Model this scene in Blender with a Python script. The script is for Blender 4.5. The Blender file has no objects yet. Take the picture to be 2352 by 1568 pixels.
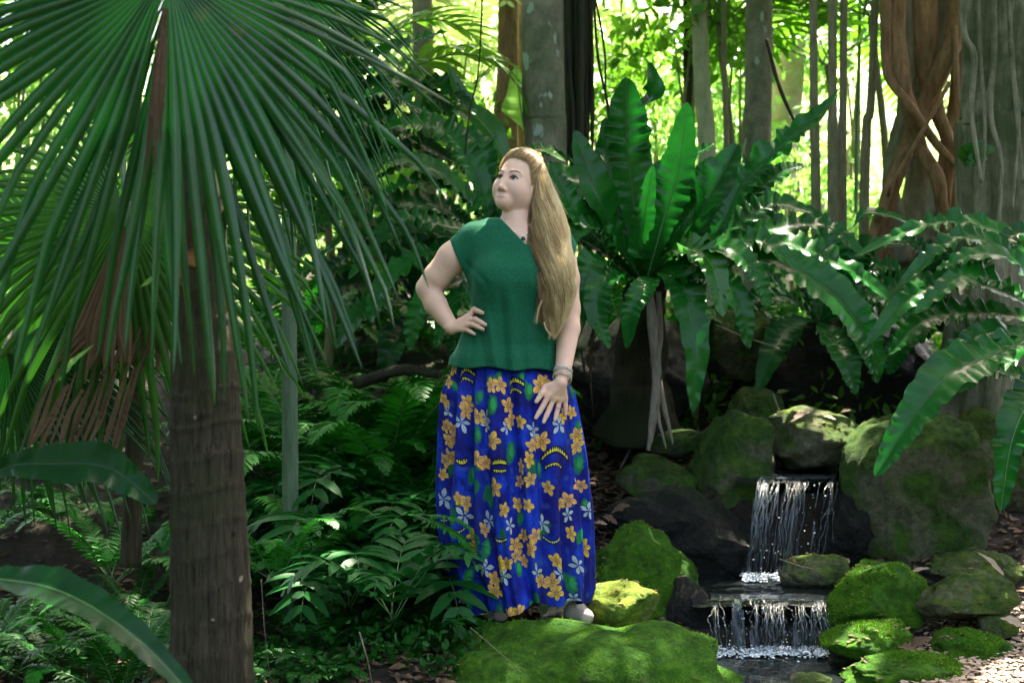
import bpy, bmesh, math, random
import numpy as np
from mathutils import Vector

R = math.radians
SC = bpy.context.scene
COL = SC.collection
K = 0.72 / 2352.0                      # metres per photo unit, per metre of distance (50 mm lens)

# ------------------------------------------------------------------ camera, sky, sun, exposure
cam_d = bpy.data.cameras.new('camera')
cam = bpy.data.objects.new('camera', cam_d)
COL.objects.link(cam)
SC.camera = cam
cam.location = (0, -5, 1.0)
cam.rotation_euler = (R(90), 0, 0)
cam_d.lens = 50
cam_d.sensor_width = 36
cam_d.clip_end = 400
cam_d.dof.use_dof = True
cam_d.dof.focus_distance = 4.95
cam_d.dof.aperture_fstop = 3.2

SUN_EL, SUN_AZ = 64.0, 24.0            # azimuth: degrees to the right of straight ahead (+Y)
world = bpy.data.worlds.new('World')
SC.world = world
world.use_nodes = True
nt = world.node_tree
bg = nt.nodes['Background']
sky = nt.nodes.new('ShaderNodeTexSky')
sky.sky_type = 'NISHITA'
sky.sun_disc = False
sky.sun_elevation = R(SUN_EL)
sky.sun_rotation = R(SUN_AZ)
sky.air_density = 0.8
sky.dust_density = 6.0
sky.ozone_density = 1.0
nt.links.new(sky.outputs[0], bg.inputs[0])
bg.inputs[1].default_value = 0.15
sun_dir = np.array([math.sin(R(SUN_AZ)) * math.cos(R(SUN_EL)), math.cos(R(SUN_AZ)) * math.cos(R(SUN_EL)), math.sin(R(SUN_EL))])
sun_d = bpy.data.lights.new('sun', 'SUN')
sun_d.energy = 5.0
sun_d.angle = R(0.53)
sun_d.color = (1.0, 0.95, 0.86)
sun = bpy.data.objects.new('sun', sun_d)
COL.objects.link(sun)
sun.rotation_euler = Vector(sun_dir).to_track_quat('Z', 'Y').to_euler()
sun.location = tuple(sun_dir * 30)
SC.view_settings.view_transform = 'Standard'
SC.view_settings.look = 'None'
SC.view_settings.exposure = 2.7
SC.view_settings.gamma = 1.0
SC.view_settings.use_curve_mapping = False
SC.view_settings.use_white_balance = True
SC.view_settings.white_balance_temperature = 7200
SC.view_settings.white_balance_tint = 12
cy = SC.cycles
cy.use_denoising = True
cy.max_bounces = 8
cy.diffuse_bounces = 3
cy.glossy_bounces = 3
cy.transmission_bounces = 5
cy.transparent_max_bounces = 6
cy.sample_clamp_indirect = 6
cy.caustics_reflective = False
cy.caustics_refractive = False

rng = np.random.default_rng(7)
random.seed(7)

# ------------------------------------------------------------------ helpers
def P(px, py, d):
    return np.array([(px - 1176) * K * d, d - 5.0, 1 - (py - 784) * K * d])

def nrm(v):
    v = np.asarray(v, float)
    return v / np.maximum(np.linalg.norm(v, axis=-1, keepdims=True), 1e-9)

def vnoise(p, seed=0):
    """value noise in -1..1 on an (n,3) array"""
    p = np.asarray(p, float) + seed * 17.31
    i = np.floor(p).astype(np.int64)
    f = p - i
    f = f * f * (3 - 2 * f)
    def h(a, b, c):
        n = (a * 73856093) ^ (b * 19349663) ^ (c * 83492791)
        n = (n ^ (n >> 13)) * 1274126177
        return ((n ^ (n >> 16)) & 0xffff) / 32767.5 - 1
    out = 0
    for dx in (0, 1):
        for dy in (0, 1):
            for dz in (0, 1):
                w = (f[..., 0] if dx else 1 - f[..., 0]) * (f[..., 1] if dy else 1 - f[..., 1]) * (f[..., 2] if dz else 1 - f[..., 2])
                out = out + w * h(i[..., 0] + dx, i[..., 1] + dy, i[..., 2] + dz)
    return out

def fbm(p, seed=0, octs=3):
    s, a = 0, 1.0
    for o in range(octs):
        s = s + a * vnoise(np.asarray(p) * 2 ** o, seed + o * 3)
        a *= 0.5
    return s

ORG = {}
def props(o, label=None, cat=None, group=None, kind=None):
    if label: o['label'] = label
    if cat: o['category'] = cat
    if group: o['group'] = group
    if kind: o['kind'] = kind

def thing(name, label, cat, loc=(0, 0, 0), group=None):
    o = bpy.data.objects.new(name, None)
    o.empty_display_size = 0.1
    COL.objects.link(o)
    o.location = tuple(float(c) for c in loc)
    ORG[o.name] = np.array(loc, float)
    props(o, label, cat, group)
    return o

def mesh_data(name, V, F, mat, smooth=True, attrs=None):
    V = np.asarray(V, np.float32)
    if isinstance(F, np.ndarray): F = [F]
    F = [np.asarray(f, np.int32) for f in F if len(f)]
    me = bpy.data.meshes.new(name)
    me.vertices.add(len(V))
    me.vertices.foreach_set('co', V.ravel())
    nl = sum(f.size for f in F); nf = sum(len(f) for f in F)
    me.loops.add(nl)
    me.polygons.add(nf)
    me.loops.foreach_set('vertex_index', np.concatenate([f.ravel() for f in F]))
    tot = np.concatenate([np.full(len(f), f.shape[1], np.int32) for f in F])
    st = np.concatenate([[0], np.cumsum(tot)[:-1]]).astype(np.int32)
    me.polygons.foreach_set('loop_start', st)
    me.polygons.foreach_set('loop_total', tot)
    if smooth: me.polygons.foreach_set('use_smooth', np.ones(nf, bool))
    if attrs:
        for k, a in attrs.items():
            a = np.asarray(a, np.float32)
            if a.ndim == 1:
                at = me.attributes.new(k, 'FLOAT', 'POINT'); at.data.foreach_set('value', a)
            else:
                if a.shape[1] == 3: a = np.concatenate([a, np.ones((len(a), 1), np.float32)], 1)
                at = me.attributes.new(k, 'FLOAT_COLOR', 'POINT'); at.data.foreach_set('color', a.ravel())
    if mat is not None: me.materials.append(mat)
    me.update(calc_edges=True)
    return me

def obj(name, V, F, mat, parent=None, smooth=True, attrs=None, loc=None, **kw):
    """one mesh object from world coordinates"""
    V = np.asarray(V, float)
    if parent is not None: org = ORG[parent.name]
    else: org = np.array(loc if loc is not None else (V.mean(0)[0], V.mean(0)[1], V[:, 2].min()), float)
    me = mesh_data(name, V - org, F, mat, smooth, attrs)
    o = bpy.data.objects.new(name, me)
    COL.objects.link(o)
    ORG[o.name] = org
    if parent is not None: o.parent = parent
    else: o.location = tuple(org)
    props(o, **kw)
    return o

def copy_tree(o, parent=None):
    c = o.copy()
    COL.objects.link(c)
    if parent is not None: c.parent = parent
    ORG[c.name] = ORG.get(o.name, np.zeros(3))
    for ch in list(o.children): copy_tree(ch, c)
    return c

class MB:
    def __init__(s): s.V = []; s.Q = []; s.T = []; s.n = 0; s.A = []
    def add(s, V, Q=None, T=None, a=0.0):
        V = np.asarray(V, float)
        if Q is not None and len(Q): s.Q.append(np.asarray(Q) + s.n)
        if T is not None and len(T): s.T.append(np.asarray(T) + s.n)
        s.V.append(V); s.n += len(V)
        s.A.append(np.full(len(V), a) if np.isscalar(a) else np.asarray(a, float))
    def get(s):
        F = []
        if s.Q: F.append(np.concatenate(s.Q))
        if s.T: F.append(np.concatenate(s.T))
        return np.concatenate(s.V), F
    def obj(s, name, mat, parent=None, **kw):
        V, F = s.get()
        return obj(name, V, F, mat, parent, attrs={'rnd': np.concatenate(s.A)}, **kw)

def crv(pts, n):
    """Catmull-Rom through the points, n samples"""
    p = np.asarray(pts, float)
    if len(p) == 2: return p[0] + (p[1] - p[0]) * np.linspace(0, 1, n)[:, None]
    p = np.vstack([2 * p[0] - p[1], p, 2 * p[-1] - p[-2]])
    m = len(p) - 3
    t = np.linspace(0, m, n); i = np.minimum(t.astype(int), m - 1); u = (t - i)[:, None]
    a, b, c, d = p[i], p[i + 1], p[i + 2], p[i + 3]
    return 0.5 * ((2 * b) + (c - a) * u + (2 * a - 5 * b + 4 * c - d) * u ** 2 + (3 * b - a - 3 * c + d) * u ** 3)

def lerp1(vals, n):
    vals = np.asarray(vals, float)
    return np.interp(np.linspace(0, 1, n), np.linspace(0, 1, len(vals)), vals)

def gridq(nr, nc, wrap=False):
    r = np.arange(nr - 1)[:, None]; c = np.arange(nc if wrap else nc - 1)[None, :]
    c2 = (c + 1) % nc
    return np.stack([r * nc + c, r * nc + c2, (r + 1) * nc + c2, (r + 1) * nc + c], -1).reshape(-1, 4)

def tube(pts, radii, n=24, sides=8, rough=0.0, seed=0, flat=1.0, nf=6.0, caps=True, up=(0.13, 0.2, 1)):
    C = crv(pts, n); r = lerp1(radii, n)
    T = nrm(np.gradient(C, axis=0))
    ref = np.array(up, float)
    if abs(np.dot(nrm(T.mean(0)), nrm(ref))) > 0.85: ref = np.array([1, 0.2, 0.1])
    S = nrm(np.cross(T, ref)); B = nrm(np.cross(S, T))
    a = np.linspace(0, 2 * np.pi, sides, endpoint=False)
    rr = np.repeat(r[:, None], sides, 1)
    if rough:
        q = np.stack([np.cos(a)[None, :] * 1.2 + 0 * rr, np.sin(a)[None, :] * 1.2 + 0 * rr, np.linspace(0, nf, n)[:, None] + 0 * rr], -1)
        rr = rr * (1 + rough * fbm(q.reshape(-1, 3), seed).reshape(rr.shape))
    V = C[:, None, :] + rr[..., None] * (np.cos(a)[None, :, None] * S[:, None, :] + flat * np.sin(a)[None, :, None] * B[:, None, :])
    V = V.reshape(-1, 3); Q = gridq(n, sides, True)
    Tt = []
    if caps:
        V = np.vstack([V, C[0], C[-1]]); m = n * sides
        for k in range(sides):
            Tt.append([m, (k + 1) % sides, k]); Tt.append([m + 1, m - sides + k, m - sides + (k + 1) % sides])
    return V, Q, np.array(Tt).reshape(-1, 3)

# ------------------------------------------------------------------ materials
def newmat(name):
    m = bpy.data.materials.new(name); m.use_nodes = True
    t = m.node_tree; b = t.nodes['Principled BSDF']
    return m, t, b, t.nodes, t.links

def N(t, kind, **inp):
    n = t.nodes.new(kind)
    for k, v in inp.items():
        if k.startswith('_'): setattr(n, k[1:], v)
        else: n.inputs[k].default_value = v
    return n

def ramp(t, stops):
    n = t.nodes.new('ShaderNodeValToRGB')
    e = n.color_ramp.elements
    while len(e) < len(stops): e.new(0.5)
    for i, (p, c) in enumerate(stops):
        e[i].position = p; e[i].color = (*c, 1) if len(c) == 3 else c
    return n

def coords(t, scale=(1, 1, 1), kind='Object'):
    tc = t.nodes.new('ShaderNodeTexCoord'); mp = t.nodes.new('ShaderNodeMapping')
    mp.inputs['Scale'].default_value = scale
    t.links.new(tc.outputs[kind], mp.inputs[0])
    return mp

def leaf_mat(name, ca, cb, rough=0.35, trans=0.3, tcol=None, bump=0.15, spec=0.5, nscale=9, brown=0.0, stretch=(1, 1, 1), coat=0.0):
    m, t, b, nn, L = newmat(name)
    mp = coords(t, stretch)
    nz = N(t, 'ShaderNodeTexNoise', Scale=nscale, Detail=3.0); L.new(mp.outputs[0], nz.inputs[0])
    at = nn.new('ShaderNodeAttribute'); at.attribute_name = 'rnd'
    oi = nn.new('ShaderNodeObjectInfo')
    ad = N(t, 'ShaderNodeMath', _operation='MULTIPLY_ADD'); L.new(at.outputs['Fac'], ad.inputs[0]); ad.inputs[1].default_value = 0.6
    L.new(nz.outputs[0], ad.inputs[2])
    a2 = N(t, 'ShaderNodeMath', _operation='MULTIPLY_ADD'); L.new(oi.outputs['Random'], a2.inputs[0]); a2.inputs[1].default_value = 0.35
    L.new(ad.outputs[0], a2.inputs[2])
    rp = ramp(t, [(0.3, ca), (1.15 if False else 1.0, cb)]); L.new(a2.outputs[0], rp.inputs[0])
    col = rp.outputs[0]
    if brown:
        n2 = N(t, 'ShaderNodeTexNoise', Scale=3.5, Detail=6.0, Roughness=0.7); L.new(mp.outputs[0], n2.inputs[0])
        r2 = ramp(t, [(0.66, (0, 0, 0)), (0.72, (brown,) * 3)]); L.new(n2.outputs[0], r2.inputs[0])
        mx = nn.new('ShaderNodeMix'); mx.data_type = 'RGBA'; L.new(r2.outputs[0], mx.inputs[0]); L.new(col, mx.inputs[6]); mx.inputs[7].default_value = (0.18, 0.12, 0.04, 1)
        col = mx.outputs[2]
    L.new(col, b.inputs['Base Color'])
    b.inputs['Roughness'].default_value = rough
    b.inputs['Specular IOR Level'].default_value = spec
    if coat: b.inputs['Coat Weight'].default_value = coat; b.inputs['Coat Roughness'].default_value = 0.2
    if bump:
        wn = N(t, 'ShaderNodeTexNoise', Scale=nscale * 5, Detail=2.0); L.new(mp.outputs[0], wn.inputs[0])
        bp = N(t, 'ShaderNodeBump', Strength=bump, Distance=0.01); L.new(wn.outputs[0], bp.inputs['Height']); L.new(bp.outputs[0], b.inputs['Normal'])
    if trans:
        tr = nn.new('ShaderNodeBsdfTranslucent')
        if tcol: tr.inputs[0].default_value = (*tcol, 1)
        else: L.new(col, tr.inputs[0])
        ms = N(t, 'ShaderNodeMixShader', Fac=trans); L.new(b.outputs[0], ms.inputs[1]); L.new(tr.outputs[0], ms.inputs[2])
        L.new(ms.outputs[0], nn['Material Output'].inputs[0])
    return m

def stone_mat(name, stone, dark, moss, moss_amt, rough=0.9, wet=False):
    m, t, b, nn, L = newmat(name)
    mp = coords(t)
    n1 = N(t, 'ShaderNodeTexNoise', Scale=5.0, Detail=8.0, Roughness=0.65); L.new(mp.outputs[0], n1.inputs[0])
    n2 = N(t, 'ShaderNodeTexNoise', Scale=34.0, Detail=5.0, Roughness=0.7); L.new(mp.outputs[0], n2.inputs[0])
    r1 = ramp(t, [(0.3, dark), (0.72, stone)]); L.new(n2.outputs[0], r1.inputs[0])
    geo = nn.new('ShaderNodeNewGeometry'); sx = nn.new('ShaderNodeSeparateXYZ'); L.new(geo.outputs['Normal'], sx.inputs[0])
    up = N(t, 'ShaderNodeMath', _operation='MULTIPLY_ADD'); L.new(sx.outputs[2], up.inputs[0]); up.inputs[1].default_value = 0.16; L.new(n1.outputs[0], up.inputs[2])
    oi = nn.new('ShaderNodeObjectInfo')
    u2 = N(t, 'ShaderNodeMath', _operation='MULTIPLY_ADD'); L.new(oi.outputs['Random'], u2.inputs[0]); u2.inputs[1].default_value = 0.08; L.new(up.outputs[0], u2.inputs[2])
    mr = ramp(t, [(max(0.02, 0.62 - moss_amt), (0, 0, 0)), (max(0.1, 0.74 - moss_amt), (1, 1, 1))]); L.new(u2.outputs[0], mr.inputs[0])
    mc = ramp(t, [(0.3, tuple(c * 0.25 for c in moss)), (0.5, moss), (0.72, (moss[0] * 2.8, moss[1] * 1.9, moss[2] * 1.4))])
    n3 = N(t, 'ShaderNodeTexNoise', Scale=14.0, Detail=7.0, Roughness=0.75); L.new(mp.outputs[0], n3.inputs[0]); L.new(n3.outputs[0], mc.inputs[0])
    mx = nn.new('ShaderNodeMix'); mx.data_type = 'RGBA'
    L.new(mr.outputs[0], mx.inputs[0]); L.new(r1.outputs[0], mx.inputs[6]); L.new(mc.outputs[0], mx.inputs[7])
    L.new(mx.outputs[2], b.inputs['Base Color'])
    b.inputs['Roughness'].default_value = rough
    b.inputs['Specular IOR Level'].default_value = 0.5 if wet else 0.25
    n4 = N(t, 'ShaderNodeTexNoise', Scale=90.0, Detail=4.0, Roughness=0.8); L.new(mp.outputs[0], n4.inputs[0])
    bp = N(t, 'ShaderNodeBump', Strength=0.7, Distance=0.012); L.new(n4.outputs[0], bp.inputs['Height'])
    bp2 = N(t, 'ShaderNodeBump', Strength=1.0, Distance=0.09); L.new(n3.outputs[0], bp2.inputs['Height']); L.new(bp.outputs[0], bp2.inputs['Normal'])
    L.new(bp2.outputs[0], b.inputs['Normal'])
    return m

def bark_mat(name, ca, cb, scale=(6, 6, 1.2), moss=None, lichen=None, bump=0.8, moss_t=0.55):
    m, t, b, nn, L = newmat(name)
    mp = coords(t, scale)
    n1 = N(t, 'ShaderNodeTexNoise', Scale=4.0, Detail=9.0, Roughness=0.7); L.new(mp.outputs[0], n1.inputs[0])
    rp = ramp(t, [(0.3, ca), (0.7, cb)]); L.new(n1.outputs[0], rp.inputs[0]); col = rp.outputs[0]
    mp2 = coords(t)
    if moss:
        n2 = N(t, 'ShaderNodeTexNoise', Scale=3.0, Detail=6.0, Roughness=0.6); L.new(mp2.outputs[0], n2.inputs[0])
        r2 = ramp(t, [(moss_t - 0.1, (0, 0, 0)), (moss_t + 0.1, (0.85,) * 3)]); L.new(n2.outputs[0], r2.inputs[0])
        mx = nn.new('ShaderNodeMix'); mx.data_type = 'RGBA'; L.new(r2.outputs[0], mx.inputs[0]); L.new(col, mx.inputs[6]); mx.inputs[7].default_value = (*moss, 1); col = mx.outputs[2]
    if lichen:
        n3 = N(t, 'ShaderNodeTexNoise', Scale=7.0, Detail=3.0, Roughness=0.5); L.new(coords(t, (1.6, 1.6, 0.9)).outputs[0], n3.inputs[0])
        r3 = ramp(t, [(0.62, (0, 0, 0)), (0.655, (0.9,) * 3)]); L.new(n3.outputs[0], r3.inputs[0])
        mx = nn.new('ShaderNodeMix'); mx.data_type = 'RGBA'; L.new(r3.outputs[0], mx.inputs[0]); L.new(col, mx.inputs[6]); mx.inputs[7].default_value = (*lichen, 1); col = mx.outputs[2]
    L.new(col, b.inputs['Base Color'])
    b.inputs['Roughness'].default_value = 0.85
    b.inputs['Specular IOR Level'].default_value = 0.25
    bp = N(t, 'ShaderNodeBump', Strength=bump, Distance=0.03); L.new(n1.outputs[0], bp.inputs['Height']); L.new(bp.outputs[0], b.inputs['Normal'])
    return m

def plain(name, col, rough=0.5, metal=0.0, spec=0.5, nscale=0, var=0.25, sss=0):
    m, t, b, nn, L = newmat(name)
    b.inputs['Base Color'].default_value = (*col, 1)
    b.inputs['Roughness'].default_value = rough; b.inputs['Metallic'].default_value = metal
    b.inputs['Specular IOR Level'].default_value = spec
    if nscale:
        nz = N(t, 'ShaderNodeTexNoise', Scale=nscale, Detail=5.0); L.new(coords(t).outputs[0], nz.inputs[0])
        rp = ramp(t, [(0.3, tuple(c * (1 - var) for c in col)), (0.7, tuple(min(1, c * (1 + var)) for c in col))]); L.new(nz.outputs[0], rp.inputs[0])
        L.new(rp.outputs[0], b.inputs['Base Color'])
        bp = N(t, 'ShaderNodeBump', Strength=0.3, Distance=0.005); L.new(nz.outputs[0], bp.inputs['Height']); L.new(bp.outputs[0], b.inputs['Normal'])
    return m

M = {}
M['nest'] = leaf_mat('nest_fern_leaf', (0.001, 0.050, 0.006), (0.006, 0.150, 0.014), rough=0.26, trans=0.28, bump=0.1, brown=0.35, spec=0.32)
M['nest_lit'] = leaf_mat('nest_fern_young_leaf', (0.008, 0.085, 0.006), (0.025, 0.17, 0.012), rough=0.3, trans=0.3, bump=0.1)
M['rib'] = plain('leaf_midrib', (0.03, 0.06, 0.02), 0.4)
M['rib_pale'] = plain('leaf_midrib_pale', (0.10, 0.20, 0.07), 0.4)
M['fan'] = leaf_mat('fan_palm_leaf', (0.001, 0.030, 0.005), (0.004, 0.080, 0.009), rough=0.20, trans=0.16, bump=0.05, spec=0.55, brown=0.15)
M['fan_lit'] = leaf_mat('fan_palm_leaf_backlit', (0.005, 0.055, 0.004), (0.025, 0.13, 0.010), rough=0.32, trans=0.35, bump=0.05)  # lighter copy of the fan leaf, backlight put into its colour
M['dead'] = leaf_mat('dead_palm_leaf', (0.04, 0.024, 0.013), (0.12, 0.075, 0.040), rough=0.8, trans=0.1, bump=0.4, spec=0.15)
M['fern'] = leaf_mat('fern_leaf', (0.002, 0.070, 0.006), (0.012, 0.19, 0.012), rough=0.42, trans=0.3, bump=0.05, spec=0.22)
M['fern_blue'] = leaf_mat('broad_fern_leaf', (0.002, 0.050, 0.010), (0.009, 0.125, 0.020), rough=0.42, trans=0.3, bump=0.05, spec=0.22)
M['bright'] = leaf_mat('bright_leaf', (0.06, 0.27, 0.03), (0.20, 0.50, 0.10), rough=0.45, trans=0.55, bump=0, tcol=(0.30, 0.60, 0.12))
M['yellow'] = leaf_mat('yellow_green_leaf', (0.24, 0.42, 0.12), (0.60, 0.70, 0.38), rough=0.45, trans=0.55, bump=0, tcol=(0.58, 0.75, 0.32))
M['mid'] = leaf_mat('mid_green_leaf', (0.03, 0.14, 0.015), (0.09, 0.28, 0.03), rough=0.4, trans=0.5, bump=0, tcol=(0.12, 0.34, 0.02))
M['canopy'] = leaf_mat('canopy_leaf', (0.02, 0.10, 0.01), (0.06, 0.20, 0.02), rough=0.45, trans=0.2, bump=0)
M['moss'] = stone_mat('mossy_stone', (0.27, 0.27, 0.16), (0.085, 0.09, 0.05), (0.050, 0.135, 0.018), 0.16)
M['moss_thick'] = stone_mat('thick_moss', (0.11, 0.10, 0.06), (0.04, 0.04, 0.025), (0.045, 0.18, 0.006), 0.36)
M['moss_thin'] = stone_mat('thinly_mossed_stone', (0.32, 0.32, 0.19), (0.10, 0.105, 0.06), (0.075, 0.15, 0.025), 0.10)
M['stone_sunlit'] = stone_mat('sunlit_yellow_stone', (0.50, 0.50, 0.20), (0.22, 0.24, 0.09), (0.20, 0.32, 0.04), 0.22)  # stone and moss brightened in colour to stand for the sun patch
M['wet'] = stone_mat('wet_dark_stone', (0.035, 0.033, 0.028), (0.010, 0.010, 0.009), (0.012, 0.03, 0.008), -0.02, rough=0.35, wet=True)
M['bark'] = bark_mat('grey_bark', (0.10, 0.095, 0.06), (0.32, 0.30, 0.20), (4, 4, 2.5), moss=(0.06, 0.09, 0.03), lichen=(0.33, 0.42, 0.32), bump=0.5)
M['bark_plain'] = bark_mat('plain_bark', (0.15, 0.13, 0.08), (0.38, 0.34, 0.22), (5, 5, 2.0), moss=(0.09, 0.12, 0.04), bump=0.5)
M['bark_palm'] = bark_mat('palm_bark', (0.012, 0.011, 0.007), (0.125, 0.105, 0.062), (26, 26, 2.2), moss=(0.05, 0.07, 0.018), bump=1.0, moss_t=0.6)
M['bark_red'] = bark_mat('reddish_root_bark', (0.11, 0.06, 0.025), (0.38, 0.22, 0.105), (7, 7, 1.5), moss=(0.13, 0.12, 0.05), bump=0.6, moss_t=0.62)
M['bark_dark'] = bark_mat('dark_vine_bark', (0.02, 0.017, 0.010), (0.09, 0.075, 0.045), (30, 30, 2), moss=(0.03, 0.05, 0.015), bump=1.0)
M['bark_big'] = bark_mat('fluted_bark', (0.10, 0.09, 0.055), (0.44, 0.40, 0.27), (7, 7, 1.3), moss=(0.045, 0.075, 0.02), bump=0.9, moss_t=0.5)
M['bark_lit'] = bark_mat('sunlit_green_bark', (0.26, 0.28, 0.15), (0.48, 0.48, 0.30), (5, 5, 2), bump=0.3)  # bark colour brightened to stand for light on the trunk
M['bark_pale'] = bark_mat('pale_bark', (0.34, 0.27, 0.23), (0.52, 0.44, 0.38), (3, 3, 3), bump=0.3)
M['cane'] = bark_mat('cane_stem', (0.12, 0.12, 0.06), (0.30, 0.27, 0.16), (14, 14, 3), bump=0.3)
M['palm_stem'] = bark_mat('green_palm_stem', (0.06, 0.12, 0.06), (0.15, 0.22, 0.14), (20, 20, 2), bump=0.3)
M['root'] = bark_mat('pale_root', (0.10, 0.085, 0.065), (0.30, 0.26, 0.20), (12, 12, 3), bump=0.6)
M['litter'] = leaf_mat('dry_leaf', (0.035, 0.022, 0.013), (0.19, 0.125, 0.08), rough=0.8, trans=0.1, bump=0.2, spec=0.15)
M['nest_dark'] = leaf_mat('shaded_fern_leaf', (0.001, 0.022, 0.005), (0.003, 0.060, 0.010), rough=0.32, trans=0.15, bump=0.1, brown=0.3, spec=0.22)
M['chips'] = leaf_mat('wood_chip', (0.22, 0.15, 0.11), (0.50, 0.38, 0.28), rough=0.85, trans=0.0, bump=0.3, spec=0.15)

LM = [(0, 'at the left edge'), (300, 'behind the hanging dead palm leaf'), (480, 'behind the thick palm trunk'), (660, 'by the slim green stem'), (820, 'by the dim trunk'), (975, 'by the straight brown-grey trunk'),
      (1090, 'left of the peeling trunk'), (1180, 'by the peeling trunk'), (1252, 'behind the grey trunk'), (1340, 'by the stringy root curtain'), (1450, 'above the upright fern fronds'), (1585, 'by the thin dark trunk'), (1640, 'by the pale lit stem'),
      (1738, 'by the thick grey-green trunk'), (1805, 'by the very pale trunk'), (1872, 'by the leftmost cane'), (1925, 'behind the paired canes'), (1990, 'behind the leaning cane'), (2120, 'behind the strangler fig'), (2300, 'by the fluted trunk')]
USED = set()
def uniq(base, px, quals=('',)):
    """a label that says which one: base + landmark, told apart by the first unused true qualifier"""
    w = min(LM, key=lambda a: abs(a[0] - px))[1]
    for q in list(quals):
        l = (q + base + ', ' + w).strip()
        if l not in USED: USED.add(l); return l
    return (base + ', ' + w).strip()
# ------------------------------------------------------------------ terrain
def sstep(a, b, x):
    t = np.clip((x - a) / (b - a), 0, 1); return t * t * (3 - 2 * t)

def terrain(x, y):
    x = np.asarray(x, float); y = np.asarray(y, float)
    d = y + 5
    z = -0.09 + 0.0 * x
    z = z + 0.31 * np.clip(d - 5.15, 0, 3.2) + 0.13 * np.clip(d - 8.35, 0, 40) + 0.02 * np.clip(d - 48, 0, 200)
    z = z + 0.05 * sstep(0.9, 2.2, x) * sstep(7, 5, d)
    z = z - 0.25 * sstep(3.2, 1.0, d)
    q = np.stack([x * 0.9, y * 0.9, 0 * x], -1)
    z = z + 0.06 * fbm(q, 5) * sstep(2, 4, d) * (1 + 0.1 * np.clip(d - 6, 0, 20)) + 0.02 * vnoise(q * 5, 9)
    xc = (1775 + 25 * sstep(5.1, 5.9, d) - 1176) * K * d          # stream bed
    bed = np.where(d < 5.2, -0.24, np.where(d < 5.95, -0.06, 0.36)) + 0.0 * x
    bed = np.where(d > 7.0, z, bed)
    w = sstep(0.42, 0.27, np.abs(x - xc)) * sstep(3.8, 4.3, d)
    return z * (1 - w) + np.minimum(bed, z + 0.3) * w

def ground_mesh():
    ys = np.concatenate([np.linspace(-60, -4, 30)[:-1], np.linspace(-4, 5, 260)[:-1], np.linspace(5, 20, 90)[:-1], np.geomspace(20, 300, 30)])
    xs = np.concatenate([-np.geomspace(5, 300, 40)[::-1][:-1], np.linspace(-5, 5, 260), np.geomspace(5, 300, 40)[1:]])
    X, Y = np.meshgrid(xs, ys)
    Z = terrain(X.ravel(), Y.ravel())
    V = np.stack([X.ravel(), Y.ravel(), Z], -1)
    return V, gridq(len(ys), len(xs))

m, t, b, nn, L = newmat('forest_floor')
mp = coords(t)
n1 = N(t, 'ShaderNodeTexNoise', Scale=1.3, Detail=8.0, Roughness=0.65); L.new(mp.outputs[0], n1.inputs[0])
n2 = N(t, 'ShaderNodeTexNoise', Scale=30.0, Detail=8.0, Roughness=0.75); L.new(mp.outputs[0], n2.inputs[0])
r1 = ramp(t, [(0.3, (0.010, 0.006, 0.004)), (0.55, (0.03, 0.020, 0.012)), (0.8, (0.09, 0.06, 0.038))]); L.new(n2.outputs[0], r1.inputs[0])
r2 = ramp(t, [(0.5, (0, 0, 0)), (0.68, (0.8,) * 3)]); L.new(n1.outputs[0], r2.inputs[0])
mx = nn.new('ShaderNodeMix'); mx.data_type = 'RGBA'; L.new(r2.outputs[0], mx.inputs[0]); L.new(r1.outputs[0], mx.inputs[6]); mx.inputs[7].default_value = (0.03, 0.07, 0.012, 1)
L.new(mx.outputs[2], b.inputs['Base Color']); b.inputs['Roughness'].default_value = 0.95
bp = N(t, 'ShaderNodeBump', Strength=1.0, Distance=0.03); L.new(n2.outputs[0], bp.inputs['Height']); L.new(bp.outputs[0], b.inputs['Normal'])
M['floor'] = m
gv, gf = ground_mesh()
obj('forest_floor', gv, gf, M['floor'], loc=(0, 0, 0), kind='structure')

# ------------------------------------------------------------------ leaf cards as real little leaves
def leaves(c, size, rgn, flat=0.0, updir=None, elong=0.45, fold=0.18):
    """c (n,3) centres; returns V, Q, rnd : each leaf two folded quads"""
    n = len(c)
    a = nrm(rgn.normal(size=(n, 3)) + (np.array([0, 0, -0.5]) if updir is None else 0))
    b = rgn.normal(size=(n, 3))
    if flat: b = b * (1 - flat) ; a[:, 2] *= (1 - flat)
    nz_ = nrm(np.cross(a, b)) if not flat else nrm(np.array([0, 0, 1.0]) + rgn.normal(size=(n, 3)) * (1 - flat) * 0.6)
    a = nrm(a - (a * nz_).sum(1)[:, None] * nz_); s = np.cross(nz_, a)
    L = (size * rgn.uniform(0.6, 1.3, n))[:, None]; W = L * elong * rgn.uniform(0.7, 1.2, n)[:, None]
    p0 = c - a * L / 2; p1 = c + a * L / 2
    l1 = c - a * L * 0.15 - s * W / 2 + nz_ * W * fold; r1 = c - a * L * 0.15 + s * W / 2 + nz_ * W * fold
    l2 = c + a * L * 0.22 - s * W * 0.36 + nz_ * W * fold * 0.6; r2 = c + a * L * 0.22 + s * W * 0.36 + nz_ * W * fold * 0.6
    V = np.stack([p0, l1, l2, p1, r2, r1], 1).reshape(-1, 3)
    k = np.arange(n)[:, None] * 6
    Q = np.concatenate([k + np.array([[0, 3, 2, 1]]), k + np.array([[0, 5, 4, 3]])])
    return V, Q, np.repeat(rgn.uniform(0, 1, n), 6)

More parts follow.
